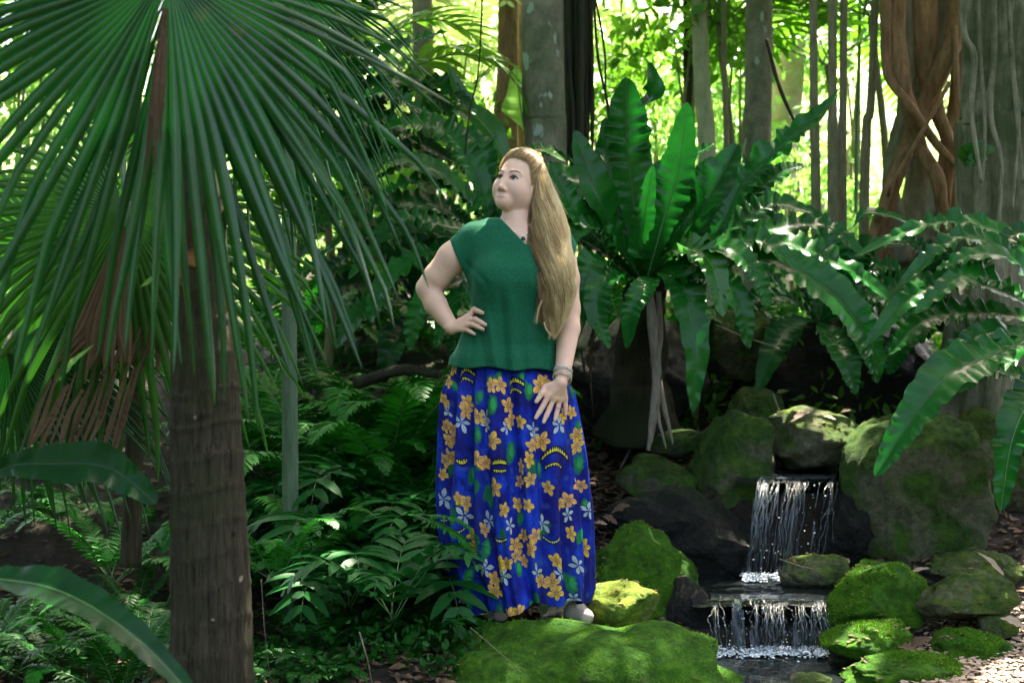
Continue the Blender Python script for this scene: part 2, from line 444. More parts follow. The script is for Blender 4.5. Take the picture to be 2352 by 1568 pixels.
# ------------------------------------------------------------------ rocks
def ico(sub):
    bm = bmesh.new(); bmesh.ops.create_icosphere(bm, subdivisions=sub, radius=1)
    V = np.array([v.co[:] for v in bm.verts]); F = np.array([[v.index for v in f.verts] for f in bm.faces]); bm.free()
    return V, F
ICO = {s: ico(s) for s in (1, 3, 4, 5)}

def rock(px, py, w, h, d, depth, mat, label, seed, rot=0.0, sub=5, facets=7, amp=0.16):
    """w,h in photo units at distance d; depth in metres"""
    V, F = ICO[sub]
    rg = np.random.default_rng(seed)
    p = V * (1 + amp * fbm(V * 1.4, seed)[:, None])
    for k in range(facets + 3):
        n = nrm(rg.normal(size=3)); hh = rg.uniform(0.60, 0.88)
        dd = p @ n
        p = p - n * (np.clip(dd - hh, 0, None) * 0.85)[:, None]
    lo, hi = p.min(0), p.max(0)
    p = (p - (lo + hi) / 2) / ((hi - lo) / 2)
    p = p + (0.06 * fbm(p * 3.0, seed + 3) - 0.03 * np.clip(0.12 - np.abs(vnoise(p * 2.6, seed + 8)), 0, 1) * 7 + 0.018 * fbm(p * 12, seed + 5) + 0.006 * fbm(p * 34, seed + 6))[:, None] * V
    s = np.array([w * K * d / 2, depth / 2, h * K * d / 2])
    if rot:                                             # keep the outline w x h after turning in the picture plane
        c, sn = math.cos(R(rot)), math.sin(R(rot))
        p = p * s; p = np.stack([p[:, 0] * c - p[:, 2] * sn, p[:, 1], p[:, 0] * sn + p[:, 2] * c], -1)
    else: p = p * s
    c0 = P(px, py, d) + np.array([0, 0, 0])
    o = obj('rock', p + c0, F, M[mat], label=label, cat='rock', group='boulders around the little stream')
    if mat == 'moss_thick':                             # tufts of moss standing off the stone
        A, Bv, C = p[F[:, 0]], p[F[:, 1]], p[F[:, 2]]
        nf_ = np.cross(Bv - A, C - A); ar = np.linalg.norm(nf_, axis=1); nf_ = nf_ / (ar[:, None] + 1e-12)
        wgt = ar * np.clip(nf_[:, 2] + 0.55, 0, 1) * (nf_[:, 1] < 0.5)
        n = int(min(9000, 15000 * ar.sum())); k = rg.choice(len(F), n, p=wgt / wgt.sum()); r = rg.uniform(0, 1, (n, 2)); r = np.where(r.sum(1)[:, None] > 1, 1 - r, r)
        q = A[k] + (Bv[k] - A[k]) * r[:, :1] + (C[k] - A[k]) * r[:, 1:]
        q = q[fbm(q * 7, seed) > -0.05]; n = len(q)
        a = nrm(nf_[k[:n]] * 0.8 + rg.normal(size=(n, 3)) * 0.7); sd = nrm(np.cross(a, rg.normal(size=(n, 3)))); L_ = rg.uniform(.004, .012, n)[:, None]
        V = np.stack([q - sd * L_ * .22, q + sd * L_ * .22, q + a * L_], 1).reshape(-1, 3) + c0
        m_ = obj('moss', V, np.arange(3 * n).reshape(-1, 3), M['moss_tuft'], o, smooth=False, attrs={'rnd': np.repeat(rg.uniform(0, 1, n), 3)}); m_['kind'] = 'stuff'
    if mat != 'wet' and w > 110:                        # bits of bark and leaf lying on it
        A, Bv, C = p[F[:, 0]], p[F[:, 1]], p[F[:, 2]]
        nf_ = np.cross(Bv - A, C - A); nf_ = nf_ / (np.linalg.norm(nf_, axis=1)[:, None] + 1e-12)
        k = np.where(nf_[:, 2] > 0.6)[0]
        if len(k) > 20:
            k = rg.choice(k, min(26, len(k)), replace=False); q = A[k] + nf_[k] * 0.004 + c0
            V, Q, r_ = leaves(q, 0.026, rg, flat=0.7, elong=0.45)
            m_ = obj('debris', V, Q, M['litter'], o, smooth=False, attrs={'rnd': r_}); m_['kind'] = 'stuff'
    return o
M['moss_tuft'] = leaf_mat('moss_tuft', (0.03, 0.12, 0.004), (0.11, 0.26, 0.012), rough=0.8, trans=0.2, bump=0, spec=0.2)

rock(1305, 1655, 860, 478, 4.76, 1.25, 'moss_thick', 'large flat mossy rock under the woman\'s feet at the bottom edge', 11, facets=-2, amp=0.14)
rock(1425, 1390, 185, 112, 5.02, 0.30, 'stone_sunlit', 'sunlit yellow-green rock right beside her shoe', 12, facets=4)
rock(1462, 1345, 285, 290, 5.55, 0.55, 'moss_thick', 'tall bright green mossy boulder behind her hem, left of the lower cascade', 13, facets=-2, amp=0.12)
rock(1505, 1108, 180, 125, 6.2, 0.35, 'moss', 'rounded grey-green rock with a thin white root lying over it', 14)
rock(1682, 1075, 200, 270, 6.2, 0.5, 'moss', 'upright mossy boulder at the left bank of the upper waterfall', 15, rot=-8)
rock(1875, 1003, 235, 138, 6.25, 0.6, 'moss_thin', 'flat capstone over the dark hollow above the waterfall, dry leaves on it', 16, facets=9)
rock(2085, 1122, 360, 375, 6.05, 0.7, 'moss', 'biggest boulder, broad mossy slab right of the waterfall', 17, rot=-14, facets=9)
rock(2278, 1052, 190, 245, 6.45, 0.6, 'moss_thin', 'grey boulder behind the biggest one at the right edge', 18)
rock(1732, 950, 135, 125, 6.7, 0.4, 'moss', 'small rock with a pale root across it, behind the upright mossy boulder', 19)
rock(1865, 1318, 165, 92, 5.62, 0.3, 'moss_thin', 'smooth wet stone between the upper and the lower cascade', 20, facets=3)
rock(2012, 1382, 250, 190, 5.3, 0.4, 'moss_thick', 'bright mossy boulder on the right bank of the lower cascade', 21)
rock(2238, 1312, 230, 95, 5.62, 0.35, 'moss_thin', 'oval stone with a curled dry leaf on it, under the right ferns', 22, facets=4)
rock(2212, 1372, 220, 118, 5.2, 0.32, 'moss_thin', 'long pillow-shaped stone leaning against the oval one', 23, rot=14, facets=6)
rock(1992, 1476, 210, 92, 4.92, 0.3, 'moss_thick', 'low green moss-covered stone right of the pool', 24, rot=8)
rock(2085, 1545, 310, 92, 4.62, 0.35, 'moss_thick', 'long low mossy stone at the bottom edge below the pool stone', 25)
rock(2240, 1492, 190, 90, 4.95, 0.3, 'moss_thick', 'mossy stone half buried in wood chips at the lower right', 26, rot=-6)
rock(1862, 1568, 90, 50, 4.55, 0.15, 'moss_thin', 'little round stone in the pool at the bottom edge', 27, sub=4, facets=3)
rock(2292, 1436, 100, 62, 5.1, 0.2, 'moss_thin', 'small grey stone between pillow-shaped stone and wood chips', 28, sub=4)
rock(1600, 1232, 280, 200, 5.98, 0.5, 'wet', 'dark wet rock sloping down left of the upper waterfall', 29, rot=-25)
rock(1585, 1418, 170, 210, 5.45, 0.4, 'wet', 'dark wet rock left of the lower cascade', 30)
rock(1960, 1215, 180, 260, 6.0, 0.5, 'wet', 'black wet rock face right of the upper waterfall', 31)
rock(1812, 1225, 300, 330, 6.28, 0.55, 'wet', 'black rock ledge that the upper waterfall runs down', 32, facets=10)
rock(1765, 1435, 330, 150, 5.52, 0.50, 'wet', 'black rock ledge that the lower cascade runs over', 33, facets=10)
rock(1010, 1398, 190, 100, 5.35, 0.35, 'moss', 'low dark stone behind the woman\'s right foot', 34)
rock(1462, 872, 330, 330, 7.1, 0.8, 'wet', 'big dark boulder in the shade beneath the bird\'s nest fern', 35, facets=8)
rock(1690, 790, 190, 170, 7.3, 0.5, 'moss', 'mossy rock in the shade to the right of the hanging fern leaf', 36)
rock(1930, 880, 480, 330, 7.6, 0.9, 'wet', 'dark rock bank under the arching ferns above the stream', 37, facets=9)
rock(2310, 870, 240, 170, 7.2, 0.6, 'moss', 'yellowish mossy rock behind the ferns at the right edge', 38)
rock(1560, 1020, 130, 70, 6.5, 0.3, 'moss', 'low rock in leaf litter where the fern roots reach the ground', 39, sub=4)
rock(1500, 1190, 220, 120, 5.95, 0.35, 'wet', 'dark rock among dry leaves above the tall bright green boulder', 40)

# ------------------------------------------------------------------ water
m, t, b, nn, L = newmat('stream_water')
b.inputs['Base Color'].default_value = (0.010, 0.014, 0.014, 1); b.inputs['Roughness'].default_value = 0.06; b.inputs['IOR'].default_value = 1.33
nz = N(t, 'ShaderNodeTexNoise', Scale=26.0, Detail=4.0); L.new(coords(t).outputs[0], nz.inputs[0])
bp = N(t, 'ShaderNodeBump', Strength=0.35, Distance=0.02); L.new(nz.outputs[0], bp.inputs['Height']); L.new(bp.outputs[0], b.inputs['Normal'])
M['water'] = m
m, t, b, nn, L = newmat('falling_water')
b.inputs['Base Color'].default_value = (0.42, 0.55, 0.68, 1); b.inputs['Roughness'].default_value = 0.03; b.inputs['IOR'].default_value = 1.33
b.inputs['Transmission Weight'].default_value = 0.93
nz = N(t, 'ShaderNodeTexNoise', Scale=60.0, Detail=3.0); L.new(coords(t, (1, 1, 0.3)).outputs[0], nz.inputs[0])
bp = N(t, 'ShaderNodeBump', Strength=0.6, Distance=0.01); L.new(nz.outputs[0], bp.inputs['Height']); L.new(bp.outputs[0], b.inputs['Normal'])
M['fall'] = m
m, t, b, nn, L = newmat('foam')
b.inputs['Base Color'].default_value = (0.66, 0.72, 0.76, 1); b.inputs['Roughness'].default_value = 0.25
M['foam'] = m

def water_patch(name, z, d0, d1, px0, px1, label):
    xs = np.linspace(0, 1, 70); ds = np.linspace(d0, d1, 60)
    X, D = np.meshgrid(xs, ds)
    x = (px0 + (px1 - px0) * X - 1176) * K * D
    y = D - 5
    q = np.stack([x.ravel() * 16, y.ravel() * 16, 0 * x.ravel()], -1)
    zz = z + 0.006 * fbm(q, 3)
    edge = np.clip(1 - (D - d0) / 0.12, 0, 1).ravel(); V = np.stack([x.ravel(), y.ravel(), zz], -1)
    lq = np.stack([x.ravel() * 9, 0 * zz, 0 * zz], -1); V[:, 1] += edge * 0.035 * fbm(lq, 2); V[:, 2] -= edge ** 3 * 0.012 + edge * 0.008 * np.abs(fbm(lq, 4))
    obj(name, V, gridq(60, 70), M['water'], loc=(V[:, 0].mean(), V[:, 1].mean(), z), kind='structure', label=label)
water_patch('pool', -0.125, 3.9, 5.32, 1545, 2010, 'dark pool at the foot of the lower cascade')
water_patch('ledge_pool', 0.045, 5.22, 6.05, 1590, 2010, 'small dark basin between the two cascades')
water_patch('stream', 0.432, 5.9, 7.2, 1690, 1990, 'dark stream surface in the hollow above the upper waterfall')

def cascade(label, top, bot, dtop, dbot, ztop, zbot, strands, seed):
    """top/bot: (px0,px1) at the distances dtop/dbot"""
    rg = np.random.default_rng(seed)
    root = thing('waterfall', label, 'waterfall', ((sum(top) / 2 - 1176) * K * dtop, dtop - 5, zbot))
    mb = MB(); jets = np.sort(rg.uniform(0, 1, 7)); jets[0] = 0.03; jets[-1] = 0.96
    for i in range(strands):
        u = rg.uniform(0, 1)
        u = jets[int(rg.integers(0, len(jets)))] + rg.normal(0, 0.025)
        u = min(max(u, 0), 1); u2 = min(max(u + rg.normal(0, 0.025), 0), 1)
        n = 16; tt = np.linspace(0, 1, n)
        stop = rg.uniform(0.45, 1.0) if rg.uniform() < 0.35 else 1.0
        tt = tt * stop
        px = (top[0] + (top[1] - top[0]) * u) * (1 - tt) + (bot[0] + (bot[1] - bot[0]) * u2) * tt
        d = dtop + (dbot - dtop) * np.sqrt(tt) - rg.uniform(0, 0.05) * np.sin(np.pi * tt)
        lx = (px[0] - 1176) * K * dtop; lq = np.array([[lx * 9, 0, 0]]); d = d + 0.035 * fbm(lq, 2)[0] * (1 - tt) - 0.02 * tt
        z = ztop - 0.004 - 0.008 * abs(fbm(lq, 4)[0]) * (1 - tt) - (ztop - zbot) * tt ** 1.25
        x = (px - 1176) * K * d + 0.0045 * np.cumsum(rg.normal(0, 1, n)) * (0.4 + rg.uniform())
        C = np.stack([x, d - 5, z], -1)
        r0 = rg.uniform(0.0004, 0.0019)
        rr = r0 * np.clip(0.2 + 1.3 * rg.uniform(0, 1, n), 0.25, 1.5); rr[-1] *= 0.3
        V, Q, T = tube(C, rr, n * 2, 5, up=(0, 1, 0.1))
        mb.add(V, Q, T)
    o = mb.obj('water_strands', M['fall'], root); o['kind'] = 'stuff'
    # the thin clear sheet over the lip
    n, mcol = 26, 60
    uu, tt = np.meshgrid(np.linspace(0, 1, mcol), np.linspace(-0.25, 0.95, n))
    tc = np.clip(tt, 0, 1)
    px = (top[0] + (top[1] - top[0]) * uu) * (1 - tc) + (bot[0] + (bot[1] - bot[0]) * uu) * tc
    d = dtop + (dbot - dtop) * np.sqrt(tc) + 0.4 * np.clip(-tt, 0, 1)
    z = ztop + 0.004 - (ztop - zbot) * tc ** 1.25
    q = np.stack([uu.ravel() * 14, tt.ravel() * 2.2, 0 * uu.ravel()], -1)
    x = (px - 1176) * K * d
    V = np.stack([x.ravel(), d.ravel() - 5 + 0.02 * fbm(q, seed), z.ravel() + 0.004 * vnoise(q * 2, 5)], -1)
    Fq = gridq(n, mcol)
    hole = (fbm(np.stack([uu.ravel() * 9, tt.ravel() * 1.1, 0 * uu.ravel()], -1), seed + 9)[Fq[:, 0]] > -0.65) & (tt.ravel()[Fq[:, 0]] > 0.02)
    obj('water_sheet', V, Fq[~hole], M['fall'], root)
    # froth where it lands
    mb = MB(); Vi, Fi = ICO[1]
    for i in range(1100):
        u = rg.uniform(-0.04, 1.04) if i % 3 else jets[int(rg.integers(0, len(jets)))] + rg.normal(0, .03); dd = dbot - abs(rg.normal(0, 0.045)) + 0.03
        x = (bot[0] + (bot[1] - bot[0]) * u - 1176) * K * dd
        r = rg.uniform(0.0015, 0.0055) * (1.4 if i % 9 == 0 else 1)
        mb.add(Vi * r * np.array([1.5, 1.4, 0.8]) * (1 + 0.5 * vnoise(Vi * 2.5, i)[:, None]) + np.array([x, dd - 5, zbot + 0.002 + abs(rg.normal(0, 0.010)) * max(0.1, 1 - abs(dd - dbot) * 12)]), T=Fi)
    for i in range(70):
        u = rg.uniform(0, 1); tq = rg.uniform(0, 1)
        dd = dtop + (dbot - dtop) * tq - rg.uniform(0.0, 0.08)
        px = (top[0] + (top[1] - top[0]) * u) * (1 - tq) + (bot[0] + (bot[1] - bot[0]) * u) * tq
        mb.add(Vi * rg.uniform(0.0012, 0.0035) + np.array([(px - 1176) * K * dd, dd - 5, ztop - (ztop - zbot) * tq]), T=Fi)
    o = mb.obj('foam', M['foam'], root); o['kind'] = 'stuff'
    return root
cascade('upper waterfall, thin white streams running down black rock', (1745, 1922), (1712, 1885), 5.93, 5.72, 0.435, 0.048, 80, 3)
cascade('lower cascade falling over a dark ledge into the pool', (1635, 1893), (1645, 1893), 5.22, 5.12, 0.052, -0.12, 84, 4)
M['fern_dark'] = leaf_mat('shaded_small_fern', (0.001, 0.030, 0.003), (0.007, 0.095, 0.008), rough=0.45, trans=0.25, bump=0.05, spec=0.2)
M['dead_dark'] = leaf_mat('dead_frond', (0.020, 0.013, 0.007), (0.08, 0.052, 0.028), rough=0.8, trans=0.08, bump=0.4, spec=0.15)
def frond_mesh(pts, W, hint=(0, -0.6, 0.8), n=84, cols=9, rip=0.13, freq=15, trough=0.25, base=0.16, peak=0.55, tipw=0.55, seed=0, twist=0.0, curl=0.0):
    """pts world points of the midrib, W full width in metres"""
    rg = np.random.default_rng(seed)
    C = crv(pts, n); T = nrm(np.gradient(C, axis=0))
    S = nrm(np.cross(T, np.array(hint, float))); Nn = nrm(np.cross(S, T))
    t = np.linspace(0, 1, n)
    if twist:
        a = R(twist) * t; S, Nn = S * np.cos(a)[:, None] + Nn * np.sin(a)[:, None], Nn * np.cos(a)[:, None] - S * np.sin(a)[:, None]
    w = base + (1 - base) * sstep(0.0, peak, t)
    w = w * np.clip((1 - t) / (1 - peak), 0, 1) ** tipw * (W / 2)
    v = np.linspace(-1, 1, cols)
    ph = np.cumsum(np.clip(1 + 0.8 * rg.normal(size=n), 0.1, 3)) / n * 2 * np.pi * freq
    ph2 = ph + rg.uniform(1, 4) + 0.7 * np.sin(t * 7)
    tt = np.repeat(t[:, None], cols, 1)
    rip = rip * 1.15 * (1 + 0.35 * np.interp(np.linspace(0, 1, n), np.linspace(0, 1, 9), rg.uniform(-1, 1, 9)))[:, None]
    A = rip[:, 0] * W * np.clip(w / (W / 2), 0, 1) * (0.7 + 0.5 * np.sin(t * 11 + seed))
    side = np.where(v[None, :] < 0, np.sin(ph[:, None] - 1.1 * np.abs(v)[None, :]), np.sin(ph2[:, None] - 1.1 * np.abs(v)[None, :]))
    av = np.abs(v)[None, :]
    off = A[:, None] * side * av ** 1.3 + trough * w[:, None] * av
    off += 0.22 * A[:, None] * np.sin(ph[:, None] * 2.3 - 2.0 * av + 0.5) * av
    ww = w[:, None] * (1 + 0.06 * np.sin(ph[:, None] * 0.5 + 3 * (v[None, :] > 0)))
    Vv = C[:, None, :] + S[:, None, :] * (ww * v[None, :])[..., None] + Nn[:, None, :] * off[..., None]
    Vv = Vv + T[:, None, :] * (0.18 * ww * av)[..., None]
    # midrib
    r = W * 0.028 * (1 - 0.75 * t) * 1.0
    rv, rq, rt = tube(C + Nn * (-0.35 * r)[:, None], r, n // 2, 5)
    return Vv.reshape(-1, 3), gridq(n, cols), (rv, rq, rt)

NSEED = [100]
def nest_frond(parent, pts, W, mat='nest', rib='rib', **kw):
    NSEED[0] += 1
    V, Q, (rv, rq, rt) = frond_mesh(pts, W, seed=NSEED[0], **kw)
    f = obj('frond', V, Q, M[mat], parent, attrs={'rnd': np.random.default_rng(NSEED[0]).uniform(0, 1, len(V)) * 0.05})
    obj('midrib', rv, [rq, rt], M[rib], f)
    return f

def nest_fern(base, label, fronds, extra=0, er=0.6, seed=0, ew=0.10, group='bird\'s nest ferns', avoid_front=False):
    """fronds: list of (points [(px,py,d)...], width in photo units, opts)"""
    b = P(*base)
    root = thing('nest_fern', label, 'fern', b, group)
    for f in fronds:
        pts, w = f[0], f[1]; kw = dict(f[2]) if len(f) > 2 else {}
        d = pts[-1][2]
        PP = [b + np.array([0, 0, 0.0])] + [P(*p) for p in pts]
        nest_frond(root, PP, w * K * d, **kw)
    rg = np.random.default_rng(seed)
    for i in range(extra):
        a = i * 2.399 + rg.uniform(-0.3, 0.3)
        if avoid_front: a = rg.uniform(0.1, np.pi - 0.1)
        L = er * rg.uniform(0.7, 1.15); el = rg.uniform(0.25, 1.2)
        dv = np.array([math.cos(a), math.sin(a), 0])
        p1 = b + dv * L * 0.45 * math.cos(el) + np.array([0, 0, L * 0.55 * math.sin(el)])
        p2 = b + dv * L * 0.85 * math.cos(el * 0.8) + np.array([0, 0, L * (0.75 * math.sin(el) - 0.05)])
        p3 = b + dv * L * 1.15 * math.cos(el * 0.6) + np.array([0, 0, L * (0.7 * math.sin(el) - 0.4 * math.cos(el))])
        nest_frond(root, [b, p1, p2, p3], ew * rg.uniform(0.8, 1.2))
    return root

NEST0 = nest_fern((1482, 655, 6.15), 'biggest nest fern with tall upright glossy fronds right of the woman', [
    ([(1462, 520, 6.1), (1440, 330, 6.05), (1438, 178, 6.0)], 105, {'peak': 0.72, 'trough': 0.3}),
    ([(1500, 480, 6.35), (1462, 290, 6.4), (1500, 215, 6.35), (1490, 142, 6.3)], 62, {'rip': 0.07, 'freq': 7, 'peak': 0.7}),
    ([(1520, 520, 6.1), (1560, 380, 6.05), (1578, 235, 6.0)], 96, {'rip': 0.06, 'rib': 'rib_pale'}),
    ([(1420, 560, 6.05), (1370, 440, 5.95), (1320, 300, 5.95)], 110, {'rip': 0.05, 'freq': 8}),
    ([(1400, 580, 6.0), (1330, 500, 5.9), (1262, 378, 5.9)], 90, {'rip': 0.1}),
    ([(1560, 560, 6.05), (1630, 450, 5.9), (1695, 330, 5.9)], 120, {'rip': 0.05, 'freq': 8, 'peak': 0.62}),
    ([(1580, 560, 6.2), (1700, 430, 6.2), (1800, 330, 6.2), (1925, 218, 6.2)], 88, {'rip': 0.18, 'freq': 20}),
    ([(1590, 590, 6.1), (1700, 510, 6.0), (1780, 470, 6.0), (1868, 490, 5.95)], 95, {'rip': 0.14}),
    ([(1530, 590, 5.95), (1590, 570, 5.8), (1640, 620, 5.7), (1660, 728, 5.65)], 88, {'rip': 0.15, 'freq': 13, 'mat': 'nest_lit', 'rib': 'rib_pale', 'hint': (0.1, -0.8, 0.6)}),
    ([(1525, 620, 5.95), (1572, 660, 5.8), (1598, 790, 5.7), (1592, 948, 5.7)], 88, {'rip': 0.13, 'freq': 14, 'hint': (0, -0.9, 0.4), 'peak': 0.5}),
    ([(1600, 600, 6.0), (1770, 600, 5.85), (1900, 665, 5.8), (1990, 770, 5.75), (2022, 862, 5.75)], 112, {'rip': 0.12, 'freq': 20, 'hint': (0.1, -0.75, 0.6)}),
    ([(1570, 590, 5.95), (1660, 570, 5.75), (1730, 620, 5.7), (1765, 705, 5.7)], 78, {'rip': 0.12}),
    ([(1610, 560, 6.2), (1760, 530, 6.1), (1900, 520, 6.1), (1985, 590, 6.05)], 84, {'rip': 0.14}),
    ([(1620, 560, 6.4), (1800, 560, 6.4), (1950, 620, 6.4), (2060, 700, 6.4)], 90, {'rip': 0.14}),
    ([(1420, 620, 5.95), (1370, 600, 5.8), (1345, 650, 5.75), (1340, 740, 5.75)], 76, {'rip': 0.14}),
    ([(1430, 600, 6.0), (1380, 530, 5.9), (1330, 530, 5.85), (1290, 590, 5.85)], 80, {'rip': 0.12}),
    ([(1490, 560, 6.4), (1530, 400, 6.5), (1640, 330, 6.5)], 90, {'rip': 0.1}),
    ([(1440, 540, 6.2), (1400, 380, 6.2), (1362, 400, 6.2)], 84, {'rip': 0.12}), ([(1530, 540, 6.2), (1590, 440, 6.2), (1640, 360, 6.2)], 84, {'rip': 0.12}),
    ([(1560, 580, 6.0), (1680, 560, 5.9), (1760, 560, 5.85), (1830, 620, 5.8)], 90, {'rip': 0.14}), ([(1570, 610, 6.2), (1700, 470, 6.3), (1790, 400, 6.3), (1850, 380, 6.3)], 86, {'rip': 0.16, 'freq': 20}),
    ([(1450, 640, 5.9), (1390, 640, 5.7), (1370, 720, 5.65), (1400, 800, 5.65)], 70, {'rip': 0.14}), ([(1540, 640, 5.9), (1640, 640, 5.75), (1700, 700, 5.7), (1720, 800, 5.7)], 80, {'rip': 0.13}),
    ([(1440, 560, 6.4), (1400, 420, 6.5), (1390, 270, 6.5)], 90, {'rip': 0.1}),
    ([(1470, 600, 6.0), (1480, 500, 5.9), (1500, 380, 5.85)], 64, {'rip': 0.06}),
    ([(1560, 600, 6.0), (1640, 540, 5.8), (1700, 420, 5.8)], 60, {'rip': 0.1}),
    ([(1500, 640, 5.9), (1480, 660, 5.75), (1450, 720, 5.7), (1440, 800, 5.75)], 60, {'rip': 0.1}),
], extra=20, er=0.80, seed=3, ew=0.17, avoid_front=True)

nest_fern((2470, 770, 5.6), 'fern at the right edge whose long fronds arch over the boulders', [
    ([(2410, 750, 5.5), (2320, 800, 5.3), (2180, 860, 5.15), (2090, 970, 5.1), (2010, 1095, 5.1)], 120, {'rip': 0.12, 'freq': 20, 'hint': (-0.3, -0.75, 0.6)}),
    ([(2420, 840, 5.4), (2370, 910, 5.2), (2325, 1010, 5.1), (2298, 1175, 5.1)], 105, {'rip': 0.14, 'freq': 16, 'hint': (-0.5, -0.8, 0.3), 'rib': 'rib_pale'}),
    ([(2380, 640, 5.6), (2280, 560, 5.6), (2180, 555, 5.55), (2060, 660, 5.5)], 70, {'rip': 0.16, 'freq': 18}),
    ([(2380, 600, 5.7), (2260, 520, 5.8), (2120, 520, 5.8), (1960, 590, 5.8)], 66, {'rip': 0.16, 'freq': 18}),
    ([(2350, 690, 5.6), (2230, 650, 5.6), (2100, 680, 5.55), (1990, 790, 5.5)], 88, {'rip': 0.14, 'freq': 18}),
    ([(2360, 730, 5.7), (2230, 720, 5.7), (2120, 740, 5.65), (2040, 815, 5.6)], 82, {'rip': 0.15, 'freq': 18}),
    ([(2380, 700, 5.5), (2270, 640, 5.4), (2200, 640, 5.35), (2100, 720, 5.3)], 80, {'rip': 0.14}),
    ([(2400, 700, 5.5), (2330, 600, 5.45), (2240, 585, 5.4), (2150, 620, 5.4)], 70, {'rip': 0.14}),
    ([(2380, 800, 5.5), (2300, 760, 5.4), (2200, 800, 5.35), (2130, 880, 5.3)], 74, {'rip': 0.14}),
    ([(2360, 860, 5.8), (2270, 850, 5.8), (2200, 900, 5.8)], 70, {'rip': 0.14}),
    ([(2430, 650, 5.7), (2390, 560, 5.7), (2330, 540, 5.7), (2260, 610, 5.6)], 70, {'rip': 0.14}),
], seed=4)

nest_fern((1880, 740, 6.9), 'lower nest fern in mid bank with paler fronds drooping over dark rock', [
    ([(1830, 740, 6.8), (1780, 800, 6.6), (1740, 900, 6.5)], 74, {'rip': 0.12, 'mat': 'fern_blue'}),
    ([(1900, 760, 6.75), (1940, 820, 6.5), (1965, 905, 6.45)], 80, {'rip': 0.12}),
    ([(1950, 730, 6.8), (1990, 790, 6.5), (2015, 880, 6.5)], 74, {'rip': 0.12}),
    ([(1980, 680, 6.8), (2060, 700, 6.7), (2110, 790, 6.7)], 80, {'rip': 0.12}),
    ([(1820, 690, 6.9), (1740, 690, 6.8), (1690, 760, 6.75)], 70, {'rip': 0.12}),
    ([(1860, 650, 6.9), (1830, 560, 6.9), (1760, 540, 6.9)], 70, {'rip': 0.12}),
    ([(1930, 650, 6.9), (1990, 570, 6.9), (2080, 560, 6.9)], 78, {'rip': 0.12}),
    ([(1900, 640, 6.9), (1900, 550, 6.9), (1850, 470, 7)], 78, {'rip': 0.12}),
    ([(2000, 690, 7), (2120, 650, 7), (2230, 700, 7)], 80, {'rip': 0.12}),
], extra=7, er=0.65, seed=8, ew=0.15, avoid_front=True)
nest_fern((2160, 760, 7.3), 'dim bird\'s nest fern at the foot of the strangler fig', [
    ([(2120, 700, 7.2), (2040, 650, 7.1), (1960, 690, 7.1)], 80, {}),
    ([(2180, 690, 7.2), (2240, 620, 7.1), (2330, 640, 7.1)], 80, {}),
    ([(2150, 680, 7.3), (2120, 580, 7.3), (2050, 540, 7.3)], 75, {}),
    ([(2190, 680, 7.3), (2200, 590, 7.3), (2270, 560, 7.3)], 75, {}),
    ([(2120, 760, 7.0), (2070, 790, 6.8), (2040, 860, 6.8)], 75, {}),
    ([(2200, 760, 7.0), (2240, 790, 6.8), (2260, 860, 6.8)], 75, {}),
], extra=6, er=0.6, seed=18, ew=0.15)

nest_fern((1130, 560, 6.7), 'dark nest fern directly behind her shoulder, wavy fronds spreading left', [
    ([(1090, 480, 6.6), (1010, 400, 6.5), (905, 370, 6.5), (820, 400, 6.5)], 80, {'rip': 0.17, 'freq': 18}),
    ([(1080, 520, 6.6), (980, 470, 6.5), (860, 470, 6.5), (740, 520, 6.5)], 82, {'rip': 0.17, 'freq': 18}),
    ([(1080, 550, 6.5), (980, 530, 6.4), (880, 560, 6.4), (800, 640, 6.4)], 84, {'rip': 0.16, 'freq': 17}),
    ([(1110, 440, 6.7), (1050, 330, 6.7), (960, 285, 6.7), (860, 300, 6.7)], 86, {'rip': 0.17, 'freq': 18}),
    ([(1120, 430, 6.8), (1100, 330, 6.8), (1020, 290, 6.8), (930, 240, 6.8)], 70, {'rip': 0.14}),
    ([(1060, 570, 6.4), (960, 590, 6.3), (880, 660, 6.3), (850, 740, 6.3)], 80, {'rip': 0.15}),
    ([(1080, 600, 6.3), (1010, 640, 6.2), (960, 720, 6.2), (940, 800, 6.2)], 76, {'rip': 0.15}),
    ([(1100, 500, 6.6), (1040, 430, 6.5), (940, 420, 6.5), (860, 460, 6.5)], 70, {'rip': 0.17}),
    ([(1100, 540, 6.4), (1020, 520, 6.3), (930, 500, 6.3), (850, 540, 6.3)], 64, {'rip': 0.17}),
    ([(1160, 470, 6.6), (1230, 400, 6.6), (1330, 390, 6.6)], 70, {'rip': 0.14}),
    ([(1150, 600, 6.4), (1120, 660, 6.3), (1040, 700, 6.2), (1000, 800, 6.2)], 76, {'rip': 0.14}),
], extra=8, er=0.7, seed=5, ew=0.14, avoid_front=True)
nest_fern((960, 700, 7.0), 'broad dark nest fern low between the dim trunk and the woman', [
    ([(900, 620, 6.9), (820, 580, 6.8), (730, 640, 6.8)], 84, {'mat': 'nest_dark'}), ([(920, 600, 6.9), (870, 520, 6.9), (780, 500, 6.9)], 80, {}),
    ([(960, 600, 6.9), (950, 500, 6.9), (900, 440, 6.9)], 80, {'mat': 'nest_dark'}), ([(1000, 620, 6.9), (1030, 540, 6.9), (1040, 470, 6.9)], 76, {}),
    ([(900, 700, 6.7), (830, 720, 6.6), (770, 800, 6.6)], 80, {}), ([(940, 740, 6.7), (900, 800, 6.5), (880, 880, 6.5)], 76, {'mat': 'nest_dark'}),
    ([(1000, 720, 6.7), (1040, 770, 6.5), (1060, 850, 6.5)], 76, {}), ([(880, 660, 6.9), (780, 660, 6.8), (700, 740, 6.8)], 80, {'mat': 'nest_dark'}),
], extra=8, er=0.7, seed=25, ew=0.14, avoid_front=True)
